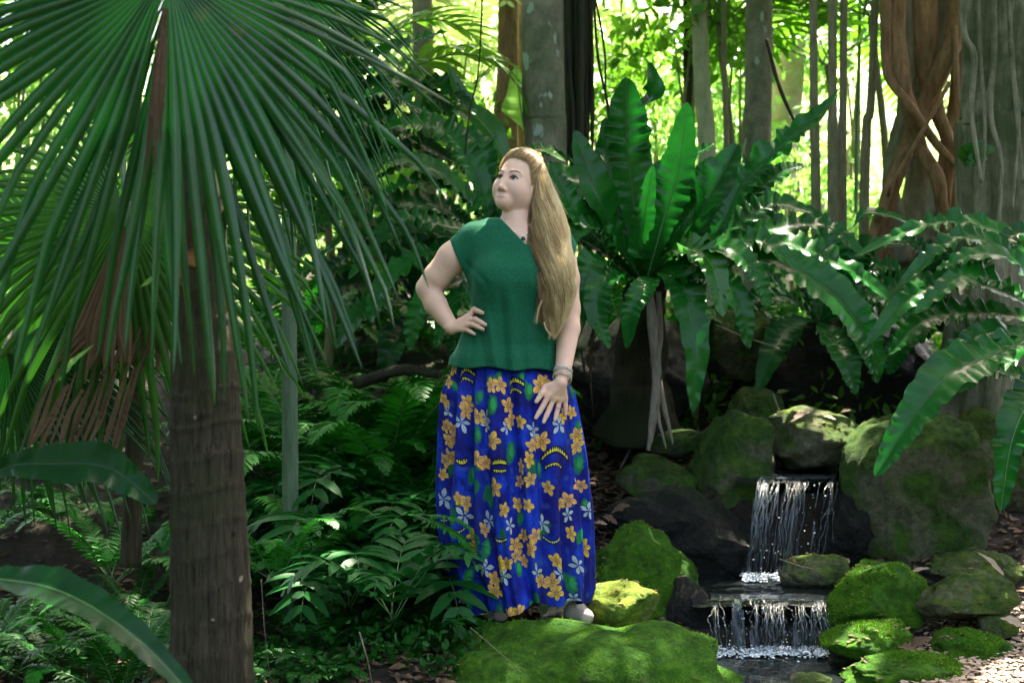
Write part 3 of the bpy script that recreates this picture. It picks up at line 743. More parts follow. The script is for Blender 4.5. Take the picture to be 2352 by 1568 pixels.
nest_fern((840, 420, 7.6), 'dark nest fern above the dim trunk, half hidden by palm blades', [
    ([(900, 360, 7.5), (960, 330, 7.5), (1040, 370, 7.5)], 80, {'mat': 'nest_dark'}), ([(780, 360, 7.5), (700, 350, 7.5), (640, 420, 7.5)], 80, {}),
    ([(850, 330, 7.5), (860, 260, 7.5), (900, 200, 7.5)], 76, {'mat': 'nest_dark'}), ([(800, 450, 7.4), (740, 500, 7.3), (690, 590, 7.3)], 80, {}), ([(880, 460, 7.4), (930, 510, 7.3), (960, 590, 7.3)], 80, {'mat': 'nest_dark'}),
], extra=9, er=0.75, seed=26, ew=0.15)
nest_fern((700, 260, 7.0), 'bird\'s nest fern high behind the fan palm with a toothed frond pointing right', [
    ([(780, 190, 6.9), (880, 120, 6.8), (1028, 72, 6.8)], 70, {'rip': 0.2, 'freq': 20}),
    ([(800, 240, 6.9), (880, 215, 6.8), (985, 262, 6.8)], 70, {'rip': 0.2, 'freq': 20}),
    ([(780, 290, 6.9), (880, 280, 6.8), (960, 330, 6.8)], 70, {'rip': 0.18}),
    ([(760, 140, 6.9), (820, 40, 6.9), (900, -30, 6.9)], 70, {'rip': 0.18}),
    ([(800, 60, 7.0), (900, -10, 7.0), (980, -20, 7.0)], 60, {'rip': 0.18}),
    ([(600, 180, 6.9), (500, 120, 6.9)], 70, {}),
    ([(740, 330, 6.8), (780, 400, 6.7), (840, 440, 6.7)], 66, {'rip': 0.17}),
    ([(680, 340, 6.8), (690, 430, 6.7), (720, 520, 6.7)], 70, {'rip': 0.17}),
], extra=6, er=0.7, seed=6, ew=0.14, avoid_front=True)
nest_fern((-120, 1190, 3.9), 'fern at the left edge showing one broad wavy leaf', [
    ([(0, 1080, 3.85), (120, 1065, 3.8), (250, 1075, 3.75), (360, 1155, 3.7)], 104, {'rip': 0.07, 'freq': 9, 'hint': (0.1, -0.93, 0.35), 'peak': 0.65, 'tipw': 0.45, 'mat': 'nest_dark'}),
    ], seed=2)
nest_fern((-170, 1330, 3.2), 'fern with one very large dark leaf across the bottom left corner', [
    ([(0, 1330, 3.15), (150, 1362, 3.05), (320, 1470, 2.95), (480, 1640, 2.9)], 104, {'rip': 0.06, 'mat': 'nest_dark', 'freq': 10, 'hint': (-0.1, -0.62, 0.78), 'peak': 0.45, 'trough': 0.35, 'rib': 'rib_pale'}),
], seed=9)

# broad bright leaves in the middle distance
def big_leaf(label, pts, w, mat, **kw):
    root = thing('broad_leaf', label, 'leaf', P(*pts[0]), 'big single leaves in the middle distance')
    V, Q, (rv, rq, rt) = frond_mesh([P(*p) for p in pts], w * K * pts[-1][2], seed=len(label), **{**dict(rip=0.05, freq=5, peak=0.4, base=0.1, tipw=0.8), **kw})
    obj('blade', V, Q, M[mat], root); obj('midrib', rv, [rq, rt], M['rib_pale'], root)
big_leaf('tall pointed green leaf standing up left of the grey trunk', [(1185, 420, 7.2), (1130, 310, 7.2), (1070, 240, 7.2), (1028, 145, 7.2)], 78, 'nest_lit')
big_leaf('glowing bright green leaf half hidden behind the grey trunk', [(1205, 300, 7.6), (1195, 240, 7.6), (1185, 150, 7.6)], 90, 'bright', trough=0.1)
big_leaf('heart-shaped leaf hanging on the big fluted trunk', [(2215, 380, 6.6), (2240, 350, 6.5), (2292, 340, 6.5)], 60, 'nest_lit', peak=0.3, hint=(0, -0.9, 0.3))
big_leaf('second heart-shaped leaf hanging lower on the big fluted trunk', [(2262, 350, 6.6), (2240, 365, 6.5), (2218, 388, 6.5)], 46, 'nest_lit', peak=0.3, hint=(0, -0.9, 0.3))
big_leaf('dark long leaf arching at the foot of the canes', [(1960, 520, 6.8), (1990, 490, 6.8), (2060, 500, 6.8), (2120, 530, 6.8)], 40, 'nest')
big_leaf('bright leaf pointing up right beside the canes', [(1800, 300, 7.2), (1860, 290, 7.2), (1930, 200, 7.2)], 40, 'nest_lit')
big_leaf('small pale leaf floating among the palm blades at the left', [(322, 660, 3.6), (345, 645, 3.6), (365, 628, 3.6)], 22, 'bright', peak=0.4)
big_leaf('narrow vivid green leaf below the dry palm leaf', [(135, 875, 3.6), (170, 830, 3.6), (218, 790, 3.6)], 22, 'bright', peak=0.4)
big_leaf('pale sunlit leaf beside the woman\'s hair', [(1240, 345, 5.6), (1262, 350, 5.6), (1300, 372, 5.6)], 30, 'bright', peak=0.5)

# ------------------------------------------------------------------ fan palms
def fan_frond(parent, hub, u, v, n, a0, a1, Lf, split=0.45, droop=0.12, mat='fan', seed=0, pleat=0.7, wf=1.03, tip=1.0, jit=0.02, cone=0.12, petiole=None, pr=0.012, skip=()):
    """hub point; u (right) and v (down) span the leaf; angle measured from u towards v, degrees"""
    rg = np.random.default_rng(seed)
    u = nrm(u); v = nrm(v); nn_ = nrm(np.cross(u, v))         # towards the back
    if nn_[1] < 0: nn_ = -nn_
    if petiole is not None:
        V, Q, T = tube(petiole, [pr, pr * 0.8, pr * 0.7], 16, 7)
        fr = obj('petiole', V, [Q, T], M['palm_stem'], parent)
    else:
        V, Q, T = tube([hub - v * 0.05, hub, hub + v * 0.03], [pr, pr, pr * 0.4], 8, 7)
        fr = obj('leaf_hub', V, [Q, T], M['palm_stem'], parent)
    da = R(a1 - a0) / n
    for i in range(n):
        if i in skip: continue
        an = R(a0) + da * (i + 0.5)
        L = Lf(math.degrees(an)) * (1 + rg.uniform(-0.05, 0.05))
        a_ = an + rg.normal(0, jit)
        m = 22
        t = np.linspace(0.015, 1, m); r = t * L
        rj = split * L
        wid = np.where(r < rj, r * math.tan(da / 2) * wf, rj * math.tan(da / 2) * wf * np.clip((L - r) / (L - rj), 0, 1) ** 0.4 * tip)
        wid = np.maximum(wid, 0.0006)
        aa = an + (a_ - an) * np.clip((t - split) / (1 - split), 0, 1)
        dirv = np.cos(aa)[:, None] * u + np.sin(aa)[:, None] * v
        sd = -np.sin(aa)[:, None] * u + np.cos(aa)[:, None] * v
        dr = droop * (1 + rg.uniform(-0.4, 0.6)) * L
        C = hub + dirv * r[:, None] + nn_ * (cone * r * (1 - 0.5 * t))[:, None]
        C = C + np.array([0, 0, -1.0]) * (dr * np.clip((t - 0.3) / 0.7, 0, 1) ** 2.2)[:, None] * abs(math.cos(an)) + nn_ * (rg.normal(0, 0.02) * L * t ** 3)[:, None]
        kk = rg.uniform(0.62, 0.92) if rg.uniform() < 0.7 else 1.0; C = C + np.array([0, 0, -1.0]) * (rg.uniform(0.15, 0.55) * L * np.clip(t - kk, 0, 1))[:, None] - dirv * (0.35 * L * np.clip(t - kk, 0, 1))[:, None]
        tw = rg.normal(0, 0.5) * np.clip((t - split) / (1 - split), 0, 1)
        sdt = sd * np.cos(tw)[:, None] + nn_ * np.sin(tw)[:, None]
        dep = pleat * wid
        Lq = C - sdt * wid[:, None] + nn_ * dep[:, None]
        Rq = C + sdt * wid[:, None] + nn_ * dep[:, None]
        ML = C - sdt * (wid * 0.5)[:, None] + nn_ * (dep * 0.42)[:, None]
        MR = C + sdt * (wid * 0.5)[:, None] + nn_ * (dep * 0.42)[:, None]
        V = np.stack([Lq, ML, C, MR, Rq], 1).reshape(-1, 3)
        obj('leaflet', V, gridq(m, 5), M[mat], fr, smooth=False if pleat > 0.5 else True, attrs={'rnd': np.full(len(V), rg.uniform(0, 0.8))})
    return fr

# foreground palm: trunk from the ground to its crown above the frame
tz = float(terrain(P(475, 0, 3.75)[0], -1.25))
def pz(px, z, d, dx=0): q = P(px, 784, d); return np.array([q[0] + dx, q[1], z])
palm = thing('fan_palm', 'fan palm in the left foreground, thick brown trunk and one huge leaf hanging down', 'palm', pz(487, tz - 0.1, 3.75))
tpts = [pz(500, tz - 0.12, 3.75), pz(490, tz + 0.12, 3.75), P(480, 1250, 3.75), P(473, 1000, 3.75), P(470, 850, 3.75), P(462, 560, 3.78), P(448, 100, 3.85), P(440, -500, 3.9)]
hw = 0.5 * K * 3.75
V, Q, T = tube(tpts, [hw * 230, hw * 196, hw * 178, hw * 160, hw * 152, hw * 118, hw * 90, hw * 84], 260, 72, rough=0.035, seed=4, nf=30)
# fibrous vertical furrows and leaf-scar rings
Cc = crv(tpts, 260); ring = np.repeat(np.arange(260), 72)
rad = V[:260 * 72] - Cc[ring]; ang = np.tile(np.linspace(0, 2 * np.pi, 72, endpoint=False), 260)
zz = Cc[ring][:, 2]
fur = -0.07 * np.clip(vnoise(np.stack([np.cos(ang) * 9, np.sin(ang) * 6, zz * 2.2], -1), 3) - 0.1, 0, 1)
fur += 0.014 * vnoise(np.stack([np.cos(ang) * 14, np.sin(ang) * 14, zz * 30], -1), 5)
fur += 0.02 * np.maximum(0, np.sin((zz + 0.012 * np.sin(ang * 2)) * 2 * np.pi / 0.085)) ** 6
V[:260 * 72] = Cc[ring] + rad * (1 + fur[:, None] * 1.6)
obj('trunk', V, [Q, T], M['bark_palm'], palm)
# stubs and flakes on the trunk
rg = np.random.default_rng(3)
for i in range(26):
    k = int(rg.integers(0, 150)); a = rg.uniform(-np.pi, np.pi)
    c = Cc[k]; rr = np.interp(k, [0, 70, 110, 150, 259], [hw * 226, hw * 178, hw * 165, hw * 152, hw * 84])
    dv = np.array([math.cos(a), math.sin(a), 0]); s = rg.uniform(0.003, 0.006)
    Vi, Fi = ICO[1]
    Vi = Vi * (1 + 0.4 * vnoise(Vi * 3, i)[:, None]) * np.array([s, s, s * rg.uniform(0.8, 1.8)])
    obj('bark_stub', Vi + c + dv * rr * 0.99, Fi, M['bark_palm'] if i % 3 else M['root'], palm)
# leaf sheath remains near the top of the visible trunk
for k, (a, b_, w) in enumerate([((430, 700), (395, 560), 40), ((520, 720), (530, 600), 36), ((455, 620), (440, 500), 44), ((500, 640), (515, 480), 40)]):
    V, Q, (rv, rq, rt) = frond_mesh([P(*a, 3.68), P((a[0] + b_[0]) / 2, (a[1] + b_[1]) / 2, 3.62), P(*b_, 3.6)], w * K * 3.7, seed=k, rip=0.05, base=0.9, peak=0.1)
    obj('leaf_sheath', V, Q, M['dead'], palm)

hub = P(385, -70, 3.2)
def LL(a):
    # length by direction, measured from the photograph
    return np.interp(a, [-10, 10, 29, 41, 59, 73, 82, 90, 105, 120, 150, 195], [.55, .62, .70, .83, .88, 1.02, 1.0, .90, .93, .93, .88, .8])
fan_frond(palm, hub, np.array([1, 0.10, 0.0]), np.array([0, -0.06, -1]), 45, -8, 192, LL, split=0.36, droop=0.14, seed=1, wf=1.12, petiole=[P(440, -420, 3.8), P(400, -280, 3.45), hub], jit=0.042, skip=(24,))
fan_frond(palm, P(400, -60, 3.34), np.array([1, 0.10, 0.0]), np.array([0.02, -0.03, -1]), 16, 50, 118, lambda a: 0.98 - 0.002 * abs(a - 85), split=0.45, droop=0.06, seed=21, jit=0.05, wf=0.85, cone=0.05)
# brown withered blades hanging in the gap of the big leaf
for i, (x0, x1, y1, w) in enumerate([(376, 352, 395, 16), (380, 338, 370, 13), (383, 366, 330, 12), (374, 330, 430, 10)]):
    V, Q, (rv, rq, rt) = frond_mesh([P(x0, 20, 3.17), P((x0 + x1) / 2, 200, 3.16), P(x1, y1, 3.17)], w * K * 3.2, seed=30 + i, rip=0.12, freq=9, base=0.5, peak=0.5, cols=5, hint=(0.3, -0.9, 0.1))
    obj('withered_leaflet', V, Q, M['dead'], palm)
# another leaf of the same palm further back, paler blades reaching right and down
hub2 = P(560, -120, 4.1)
fan_frond(palm, hub2, np.array([1, 0.2, -0.15]), np.array([0, 0.1, -1]), 40, 15, 115, lambda a: np.interp(a, [0, 45, 75, 120], [0.55, 0.68, 0.85, 0.9]), split=0.42, droop=0.12, seed=2, petiole=[P(470, -420, 3.9), P(520, -240, 4.0), hub2])

# younger palm at the left with a leaf hub in view, lit from behind
palm2 = thing('fan_palm', 'smaller fan palm behind at the left with a pale leaf hub and brown dead leaf', 'palm', P(285, 1180, 4.3))
h2 = P(287, 492, 4.25)
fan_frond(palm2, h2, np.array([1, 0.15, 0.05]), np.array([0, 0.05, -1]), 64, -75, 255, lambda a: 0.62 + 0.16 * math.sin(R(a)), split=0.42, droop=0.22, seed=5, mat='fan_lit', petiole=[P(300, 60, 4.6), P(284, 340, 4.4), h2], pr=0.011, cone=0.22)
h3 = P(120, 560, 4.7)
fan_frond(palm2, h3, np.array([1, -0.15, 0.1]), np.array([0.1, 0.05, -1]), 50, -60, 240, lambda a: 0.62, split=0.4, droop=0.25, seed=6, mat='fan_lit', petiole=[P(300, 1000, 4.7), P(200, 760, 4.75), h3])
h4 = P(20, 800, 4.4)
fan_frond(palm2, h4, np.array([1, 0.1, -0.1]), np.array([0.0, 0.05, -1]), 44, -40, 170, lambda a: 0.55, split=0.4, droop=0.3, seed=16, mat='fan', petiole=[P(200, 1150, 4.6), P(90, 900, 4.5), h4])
# dead leaf: folded brown fan
dh = P(287, 500, 4.2)
fan_frond(palm2, dh, np.array([1, 0.3, 0.0]), np.array([-0.12, 0.0, -1]), 11, 80, 108, lambda a: 0.46, split=0.75, droop=0.0, seed=7, mat='dead', cone=0.0, jit=0.05)
fan_frond(palm2, P(392, 545, 4.35), np.array([1, 0.3, 0.0]), np.array([0, 0.05, -1]), 20, 92, 136, lambda a: 0.41 + 0.002 * (a - 88), split=0.8, droop=0.0, seed=8, mat='dead', cone=0.0, jit=0.03)
for i in range(16):
    x = 60 + i * 14 + rg.uniform(-8, 8)
    V, Q, (rv, rq, rt) = frond_mesh([P(x + 60, 860 + rg.uniform(-30, 40), 4.3), P(x + 25, 960, 4.25), P(x - 10 + rg.uniform(-20, 20), 1050 + rg.uniform(-30, 60), 4.2)], rg.uniform(8, 16) * K * 4.2, seed=i, rip=0.1, cols=3, base=0.6)
    obj('withered_leaflet', V, Q, M['dead'], palm2)
V, Q, T = tube([P(300, 1300, 4.75), P(310, 1000, 4.75), P(320, 600, 4.8), P(305, 100, 4.8), P(300, -400, 4.8)], [0.035, 0.03, 0.028, 0.026, 0.025], 60, 14, rough=0.06)
obj('trunk', V, [Q, T], M['bark_palm'], palm2)

# ------------------------------------------------------------------ pinnate ferns of the undergrowth
def pinna_set(L, npair, pl, pw, arch, droop, detail, seed, wav=0.0, up=0.25):
    """one frond growing from the origin along +Y, returns rachis and pinna meshes"""
    rg = np.random.default_rng(seed)
    n = 30; t = np.linspace(0, 1, n)
    C = np.stack([0.04 * L * np.sin(t * 2.2 + seed), L * (np.sin(t * 1.35) / math.sin(1.35)), L * (arch * np.sin(t * np.pi * 0.62) - droop * t ** 2.4)], -1)
    V, Q, T = tube(C, [0.006 * L, 0.004 * L, 0.0015 * L], 16, 4)
    mbr = MB(); mbr.add(V, Q, T)
    mb = MB(); pins = []
    Tn = nrm(np.gradient(C, axis=0))
    for i in range(npair):
        s = 0.16 + 0.83 * i / (npair - 1); k = s * (n - 1); i0 = int(min(k, n - 2)); f = k - i0
        c = C[i0] * (1 - f) + C[i0 + 1] * f; tg = Tn[i0]
        prof = math.sin(math.pi * (0.12 + 0.86 * s) ** 0.8) ** 0.8
        for sd in (-1, 1):
            side = nrm(np.cross(tg, [0, 0, 1])) * sd
            dirp = nrm(side * 1.0 + tg * (0.35 + 0.5 * s) + np.array([0, 0, up]) + rg.normal(0, 0.08, 3))
            ln = pl * prof * rg.uniform(0.9, 1.1) * L; w = pw * L * (0.5 + 0.5 * prof)
            m = detail; tt = np.linspace(0, 1, m)
            cc = c + dirp * (ln * tt)[:, None] + np.array([0, 0, -1.0]) * (0.35 * ln * tt ** 2)[:, None]
            wd = w * np.clip(np.sin(np.pi * (0.12 + 0.88 * tt)) ** 0.7, 0, 1) * 0.5; wd[-1] = w * 0.02
            if wav: wd = wd * (1 + wav * np.sin(tt * 22 + rg.uniform(0, 6)))
            nvec = nrm(np.cross(dirp, tg)); wv = nrm(np.cross(nvec, dirp))
            cup = np.abs(nvec[2]) * 0.25 * wd
            A = cc - wv * wd[:, None]; B = cc + wv * wd[:, None]
            A[:, 2] += cup; B[:, 2] += cup
            Vv = np.stack([A, cc, B], 1).reshape(-1, 3)
            mb.add(Vv, gridq(m, 3), a=rg.uniform(0, 0.7)); pins.append((Vv, gridq(m, 3)))
    return mbr.get(), mb.get() + (np.concatenate(mb.A),), pins

def mesh_of(name, VF, mat, rnd=None):
    return mesh_data(name, VF[0], VF[1], mat, attrs={'rnd': rnd if rnd is not None else np.zeros(len(VF[0]))})

KINDS = {}
def fern_kind(key, mat, **kw):
    KINDS[key] = []
    for s in range(4):
        r, p, pins = pinna_set(seed=s + 1, **kw)
        KINDS[key].append((mesh_of('rachis', r, M['rib_pale']), mesh_of('pinnae', p[:2], M[mat], p[2])))
fern_kind('feather', 'fern', L=1.0, npair=30, pl=0.17, pw=0.036, arch=0.42, droop=0.25, detail=4)
fern_kind('lance', 'fern_blue', L=1.0, npair=9, pl=0.42, pw=0.095, arch=0.5, droop=0.42, detail=9, wav=0.05)
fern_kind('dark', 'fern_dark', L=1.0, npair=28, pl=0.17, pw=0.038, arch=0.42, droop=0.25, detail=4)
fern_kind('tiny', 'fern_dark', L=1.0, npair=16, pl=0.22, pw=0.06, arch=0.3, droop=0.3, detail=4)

def scatter_fern(key, loc, size, nf, seed, name, label, group, face=None, spread=math.pi, tilt=0.0):
    rg = np.random.default_rng(seed)
    root = thing(name, label, 'fern', loc, group)
    for i in range(nf):
        a = (face + rg.uniform(-spread, spread)) if face is not None else (i / nf * 2 * math.pi + rg.uniform(-0.3, 0.3))
        r, p = KINDS[key][int(rg.integers(0, 4))]
        f = bpy.data.objects.new('frond', p); COL.objects.link(f); f.parent = root
        f.rotation_euler = (rg.uniform(-0.1, 0.55) + tilt, 0, a)
        s = size * rg.uniform(0.7, 1.1); f.scale = (s, s, s)
        g = bpy.data.objects.new('rachis', r); COL.objects.link(g); g.parent = f
    return root

def tloc(px, d, dz=0.0):
    x = (px - 1176) * K * d; y = d - 5
    return (x, y, float(terrain(x, y)) + dz)

rg = np.random.default_rng(77)
sp = []
for px, d, s_ in ((1000, 5.9, .62), (930, 6.0, .74), (860, 6.2, .80), (780, 6.1, .72), (720, 6.4, .78), (980, 6.6, .8), (890, 6.8, .85), (620, 5.9, .62), (1040, 5.5, .45), (600, 6.8, .8)): sp.append(('feather', px, d, s_, 9))
for px, d, s_ in ((1010, 5.3, .50), (960, 5.5, .58), (880, 5.5, .56), (920, 5.9, .6)): sp.append(('lance', px, d, s_, 7))
for i in range(24):       # feathery ones on the slope between palm and woman
    sp.append(('feather', rg.uniform(560, 1080), rg.uniform(5.4, 8.2), rg.uniform(0.30, 0.52), 8))
for i in range(12):
    sp.append(('lance', rg.uniform(640, 1060), rg.uniform(5.2, 7.0), rg.uniform(0.36, 0.55), 6))
for i in range(26):
    sp.append(('tiny', rg.uniform(560, 1080), rg.uniform(4.7, 6.0), rg.uniform(0.14, 0.26), 7))
lab = {'feather': ('feathery_fern', 'feathery green fern in the undergrowth between the palm trunk and the woman', 'feathery ferns left of the woman'),
       'lance': ('broad_leaved_fern', 'bluish fern with long drooping lance leaflets left of the skirt', 'lance-leaved ferns left of the skirt'),
       'tiny': ('small_fern', 'small low fern near the ground between trunk and rock', 'small ferns near the ground')}
for i, (k, px, d, s, nf) in enumerate(sp):
    nm, lb, gr = lab[k]
    if k != 'tiny': lb = uniq({'feather': 'feathery green undergrowth fern', 'lance': 'bluish fern with drooping lance leaflets'}[k], px, ('nearer ' if d < 6 else 'farther ', 'larger ' if s > 0.42 else 'smaller '))
    scatter_fern(k, tloc(px, d, 0.02), s, nf, 500 + i, nm, lb, gr)
scatter_fern('lance', tloc(800, 5.1, 0.12), 0.52, 7, 901, 'broad_leaved_fern', 'largest lance-leaved fern, bluish leaflets hanging just left of the skirt', 'lance-leaved ferns left of the skirt')
scatter_fern('lance', tloc(905, 4.75, 0.14), 0.40, 6, 902, 'broad_leaved_fern', 'low fern whose two long leaves hang down over the bare soil at the bottom', 'lance-leaved ferns left of the skirt')
scatter_fern('feather', tloc(640, 5.0, 0.25), 0.42, 8, 903, 'feathery_fern', 'bright feathery fern right against the side of the thick palm trunk', 'feathery ferns left of the woman')
scatter_fern('feather', P(950, 1180, 4.72), 0.27, 3, 904, 'feathery_fern', 'feathery fern whose frond crosses in front of the lower skirt', 'feathery ferns left of the woman', face=-1.75, spread=0.25, tilt=-0.75)
scatter_fern('feather', tloc(200, 4.6, 0.0), 0.4, 8, 905, 'feathery_fern', 'dim feathery fern under the broad wavy leaf at the left edge', 'feathery ferns left of the palm')
scatter_fern('feather', tloc(330, 4.9, 0.0), 0.4, 8, 906, 'feathery_fern', 'dim feathery fern just left of the thick palm trunk', 'feathery ferns left of the palm')
for i in range(12):
    scatter_fern('dark', tloc(-60 + 36 * i + rg.uniform(-15, 15), rg.uniform(4.3, 5.4), 0.0), rg.uniform(0.22, 0.4), 8, 1020 + i, 'feathery_fern', 'dim low fern on the soil left of the thick palm trunk', 'dim low ferns left of the palm trunk')
for i in range(9):
    px = rg.uniform(-40, 380)
    scatter_fern('feather', tloc(px, rg.uniform(5.3, 7.5), 0.02), rg.uniform(0.4, 0.6), 8, 920 + i, 'feathery_fern', 'shadowy feathery fern behind the left palms', 'shadowy ferns behind the left palms')
for i in range(14):
    px = rg.uniform(1350, 2350)
    scatter_fern('feather', tloc(px, rg.uniform(7.6, 9.4), 0.02), rg.uniform(0.5, 0.8), 9, 940 + i, 'feathery_fern', uniq('feathery fern on top of the bank', px), 'ferns on top of the bank')
for i in range(10):
    px = rg.uniform(560, 1150)
    scatter_fern('feather', tloc(px, rg.uniform(8, 9.6), 0.02), rg.uniform(0.5, 0.8), 9, 960 + i, 'feathery_fern', uniq('far feathery fern in the half light', px), 'ferns in the half light at the left')
for i, px in enumerate([690, 720, 650, 760]):
    scatter_fern('tiny', tloc(px, 4.5, 0.0), 0.2, 6, 980 + i, 'small_fern', 'small low fern at the bottom edge right of the palm trunk', 'small ferns at the bottom edge')

def on_ground(n, f, rgn):
    x, y = f(n, rgn)
    return np.stack([x, y, terrain(x, y)], -1)

def region(px0, px1, d0, d1):
    def f(n, rgn):
        d = rgn.uniform(d0, d1, n); px = rgn.uniform(px0, px1, n)
        return (px - 1176) * K * d, d - 5
    return f

rg = np.random.default_rng(21)
c = on_ground(4200, region(540, 1130, 4.4, 7.0), rg); c[:, 2] += np.abs(rg.normal(0, 0.06, len(c))) + 0.02
keep = vnoise(c * 3.2, 4) > -0.25
V, Q, r_ = leaves(c[keep], 0.032, rg, elong=0.55)
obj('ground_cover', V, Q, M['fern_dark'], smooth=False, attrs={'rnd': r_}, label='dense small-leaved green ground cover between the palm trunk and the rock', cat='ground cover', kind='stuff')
c = on_ground(2600, region(1350, 2352, 7.0, 9.5), rg); c[:, 2] += np.abs(rg.normal(0, 0.14, len(c))) + 0.02
V, Q, r_ = leaves(c, 0.07, rg, elong=0.5)
obj('ground_cover', V, Q, M['mid'], smooth=False, attrs={'rnd': r_}, label='leafy green ground cover on top of the bank at the right', cat='ground cover', kind='stuff')
# dry litter
cs = [on_ground(3600, region(-300, 1700, 3.9, 5.6), rg), on_ground(2600, region(1330, 1660, 5.5, 7.3), rg), on_ground(1500, region(-100, 1300, 5.5, 8), rg), on_ground(900, region(1950, 2400, 5.2, 7), rg)]
c = np.concatenate(cs); xcw = (1790 - 1176) * K * (c[:, 1] + 5)
c = c[~((np.abs(c[:, 0] - xcw) < 0.34) & (c[:, 1] < 1.2))]; c[:, 2] += 0.012
V, Q, r_ = leaves(c, 0.05, rg, flat=0.6, elong=0.5)
obj('leaf_litter', V, Q, M['litter'], smooth=False, attrs={'rnd': r_}, label='brown dry leaf litter on the dark forest floor', cat='leaf litter', kind='stuff')
c = on_ground(5200, region(2060, 2520, 3.9, 5.3), rg); c[:, 2] += 0.006 + np.abs(rg.normal(0, 0.008, len(c)))
V, Q, r_ = leaves(c, 0.026, rg, flat=0.75, elong=0.6, fold=0.05)
obj('wood_chips', V, Q, M['chips'], smooth=False, attrs={'rnd': r_}, label='sunlit pale wood chips covering the ground in the lower right corner', cat='wood chips', kind='stuff')

def dry_leaf(label, px, py, d, L, W, ang, mat='litter', group='single dry leaves lying on stones and soil', curl=0.5, seed=0, hint=(0, -0.5, 0.85)):
    c = P(px, py, d); a = R(ang); dv = np.array([math.cos(a), 0, math.sin(a)])
    l = L * K * d
    pts = [c - dv * l / 2, c + np.array([0, 0, 0.10 * l]), c + dv * l / 2 + np.array([0, -0.1 * l, 0.15 * l * curl])]
    V, Q, _ = frond_mesh(pts, W * K * d, hint=hint, n=14, cols=7, rip=0.12, freq=2.5, trough=0.5 * curl, base=0.15, peak=0.45, seed=seed)
    return obj('dry_leaf', V, Q, M[mat], label=label, cat='dry leaf', group=group)
dry_leaf('curled pale leaf lying on the rock between the woman\'s feet', 1272, 1412, 4.88, 48, 30, 8, 'chips', curl=1.2, seed=1)
dry_leaf('pale sunlit leaf standing beside the hem on the yellow-green rock', 1360, 1322, 5.0, 44, 24, 75, 'chips', curl=0.8, seed=2)
dry_leaf('long twisted pale leaf on the oval stone at the right', 2275, 1300, 5.38, 84, 22, -48, 'chips', curl=0.9, seed=3)
dry_leaf('pale strip leaf on the soil left of the oval stone', 2110, 1312, 5.4, 50, 12, 12, 'chips', seed=4)
dry_leaf('pinkish dry leaf on the capstone above the waterfall', 1838, 958, 5.98, 46, 22, 25, 'chips', seed=5)
dry_leaf('smaller dry leaf right of the pinkish one on the capstone', 1905, 960, 5.98, 30, 14, -20, 'chips', seed=6)
dry_leaf('brown leaf on the capstone edge next to the biggest boulder', 1942, 945, 6.0, 24, 12, 10, 'litter', seed=7)
dry_leaf('dry leaf on the dark rock left of the bright green boulder', 1400, 1195, 5.7, 40, 22, -30, 'litter', seed=8)
dry_leaf('pale dry leaf lying above the bright green boulder', 1425, 1170, 5.75, 44, 24, 20, 'litter', seed=9)
dry_leaf('grey dry leaf at the top edge of the bright green boulder', 1380, 1203, 5.6, 30, 14, -12, 'chips', seed=10)
dry_leaf('brown leaf cluster between the two green stones at the lower right', 2110, 1480, 4.75, 60, 30, 22, 'litter', seed=11)
dry_leaf('second brown leaf in the cluster between the two green stones', 2085, 1492, 4.72, 50, 24, -18, 'litter', seed=12)
dry_leaf('grey curled leaf on the small grey stone at the right edge', 2325, 1432, 4.95, 60, 30, -25, 'chips', seed=13)
dry_leaf('whitish leaf stuck on the palm trunk near the bottom', 555, 950 + 380, 3.58, 16, 14, 60, 'chips', seed=14)
rg = np.random.default_rng(5)
for i in range(60):
    px = rg.uniform(2120, 2370); d = rg.uniform(4.15, 4.75); x, y, z = tloc(px, d)
    py = 784 - (z - 1 + 0.0) / (K * d) - 6
    dry_leaf('pale dry leaf lying among the wood chips', px, py, d, rg.uniform(14, 34), rg.uniform(8, 16), rg.uniform(-60, 60), 'chips', 'pale leaves among the wood chips', seed=100 + i, hint=(0, -0.1, 1))
for i in range(70):
    px = rg.uniform(560, 1150) if i % 2 else rg.uniform(-50, 420); d = rg.uniform(4.3, 4.9); x, y, z = tloc(px, d)
    py = 784 - (z - 1 + 0.0) / (K * d) - 8
    dry_leaf('brown dry leaf on the dark soil at the bottom of the picture', px, py, d, rg.uniform(18, 46), rg.uniform(10, 20), rg.uniform(-60, 60), 'litter', 'brown leaves on the dark soil', seed=200 + i, hint=(0, -0.3, 1))
# twigs
for i, (a, b_, c_, d, r, lb) in enumerate([
    ((1640, 745), (1700, 770), (1790, 800), 6.3, 0.006, 'pale thin branch crossing the dark gap under the bird\'s nest fern'),
    ((600, 1330), (608, 1450), (622, 1568), 3.9, 0.0012, 'thin straight aerial thread right of the palm trunk at the bottom'),
    ((825, 1450), (845, 1520), (860, 1600), 4.4, 0.003, 'thin dry stem standing below the hanging leaves'),
    ((1080, 1440), (1150, 1500), (1225, 1568), 4.35, 0.0018, 'thin grass stalk crossing the big mossy rock'),
    ((1775, 905), (1790, 945), (1798, 985), 6.3, 0.005, 'bent pale root lying on the small rock'),
    ((1790, 1283), (1840, 1300), (1885, 1308), 5.42, 0.003, 'thin stick lying on the smooth wet stone')]):
    V, Q, T = tube([P(*a, d), P(*b_, d - 0.02), P(*c_, d)], [r, r * 0.8, r * 0.5], 20, 5, rough=0.15, seed=i)
    obj('twig', V, [Q, T], M['root'], label=lb, cat='twig')
# ------------------------------------------------------------------ trees
TREES = []
def gz(px, d):
    x = (px - 1176) * K * d
    return x, d - 5, float(terrain(x, d - 5))

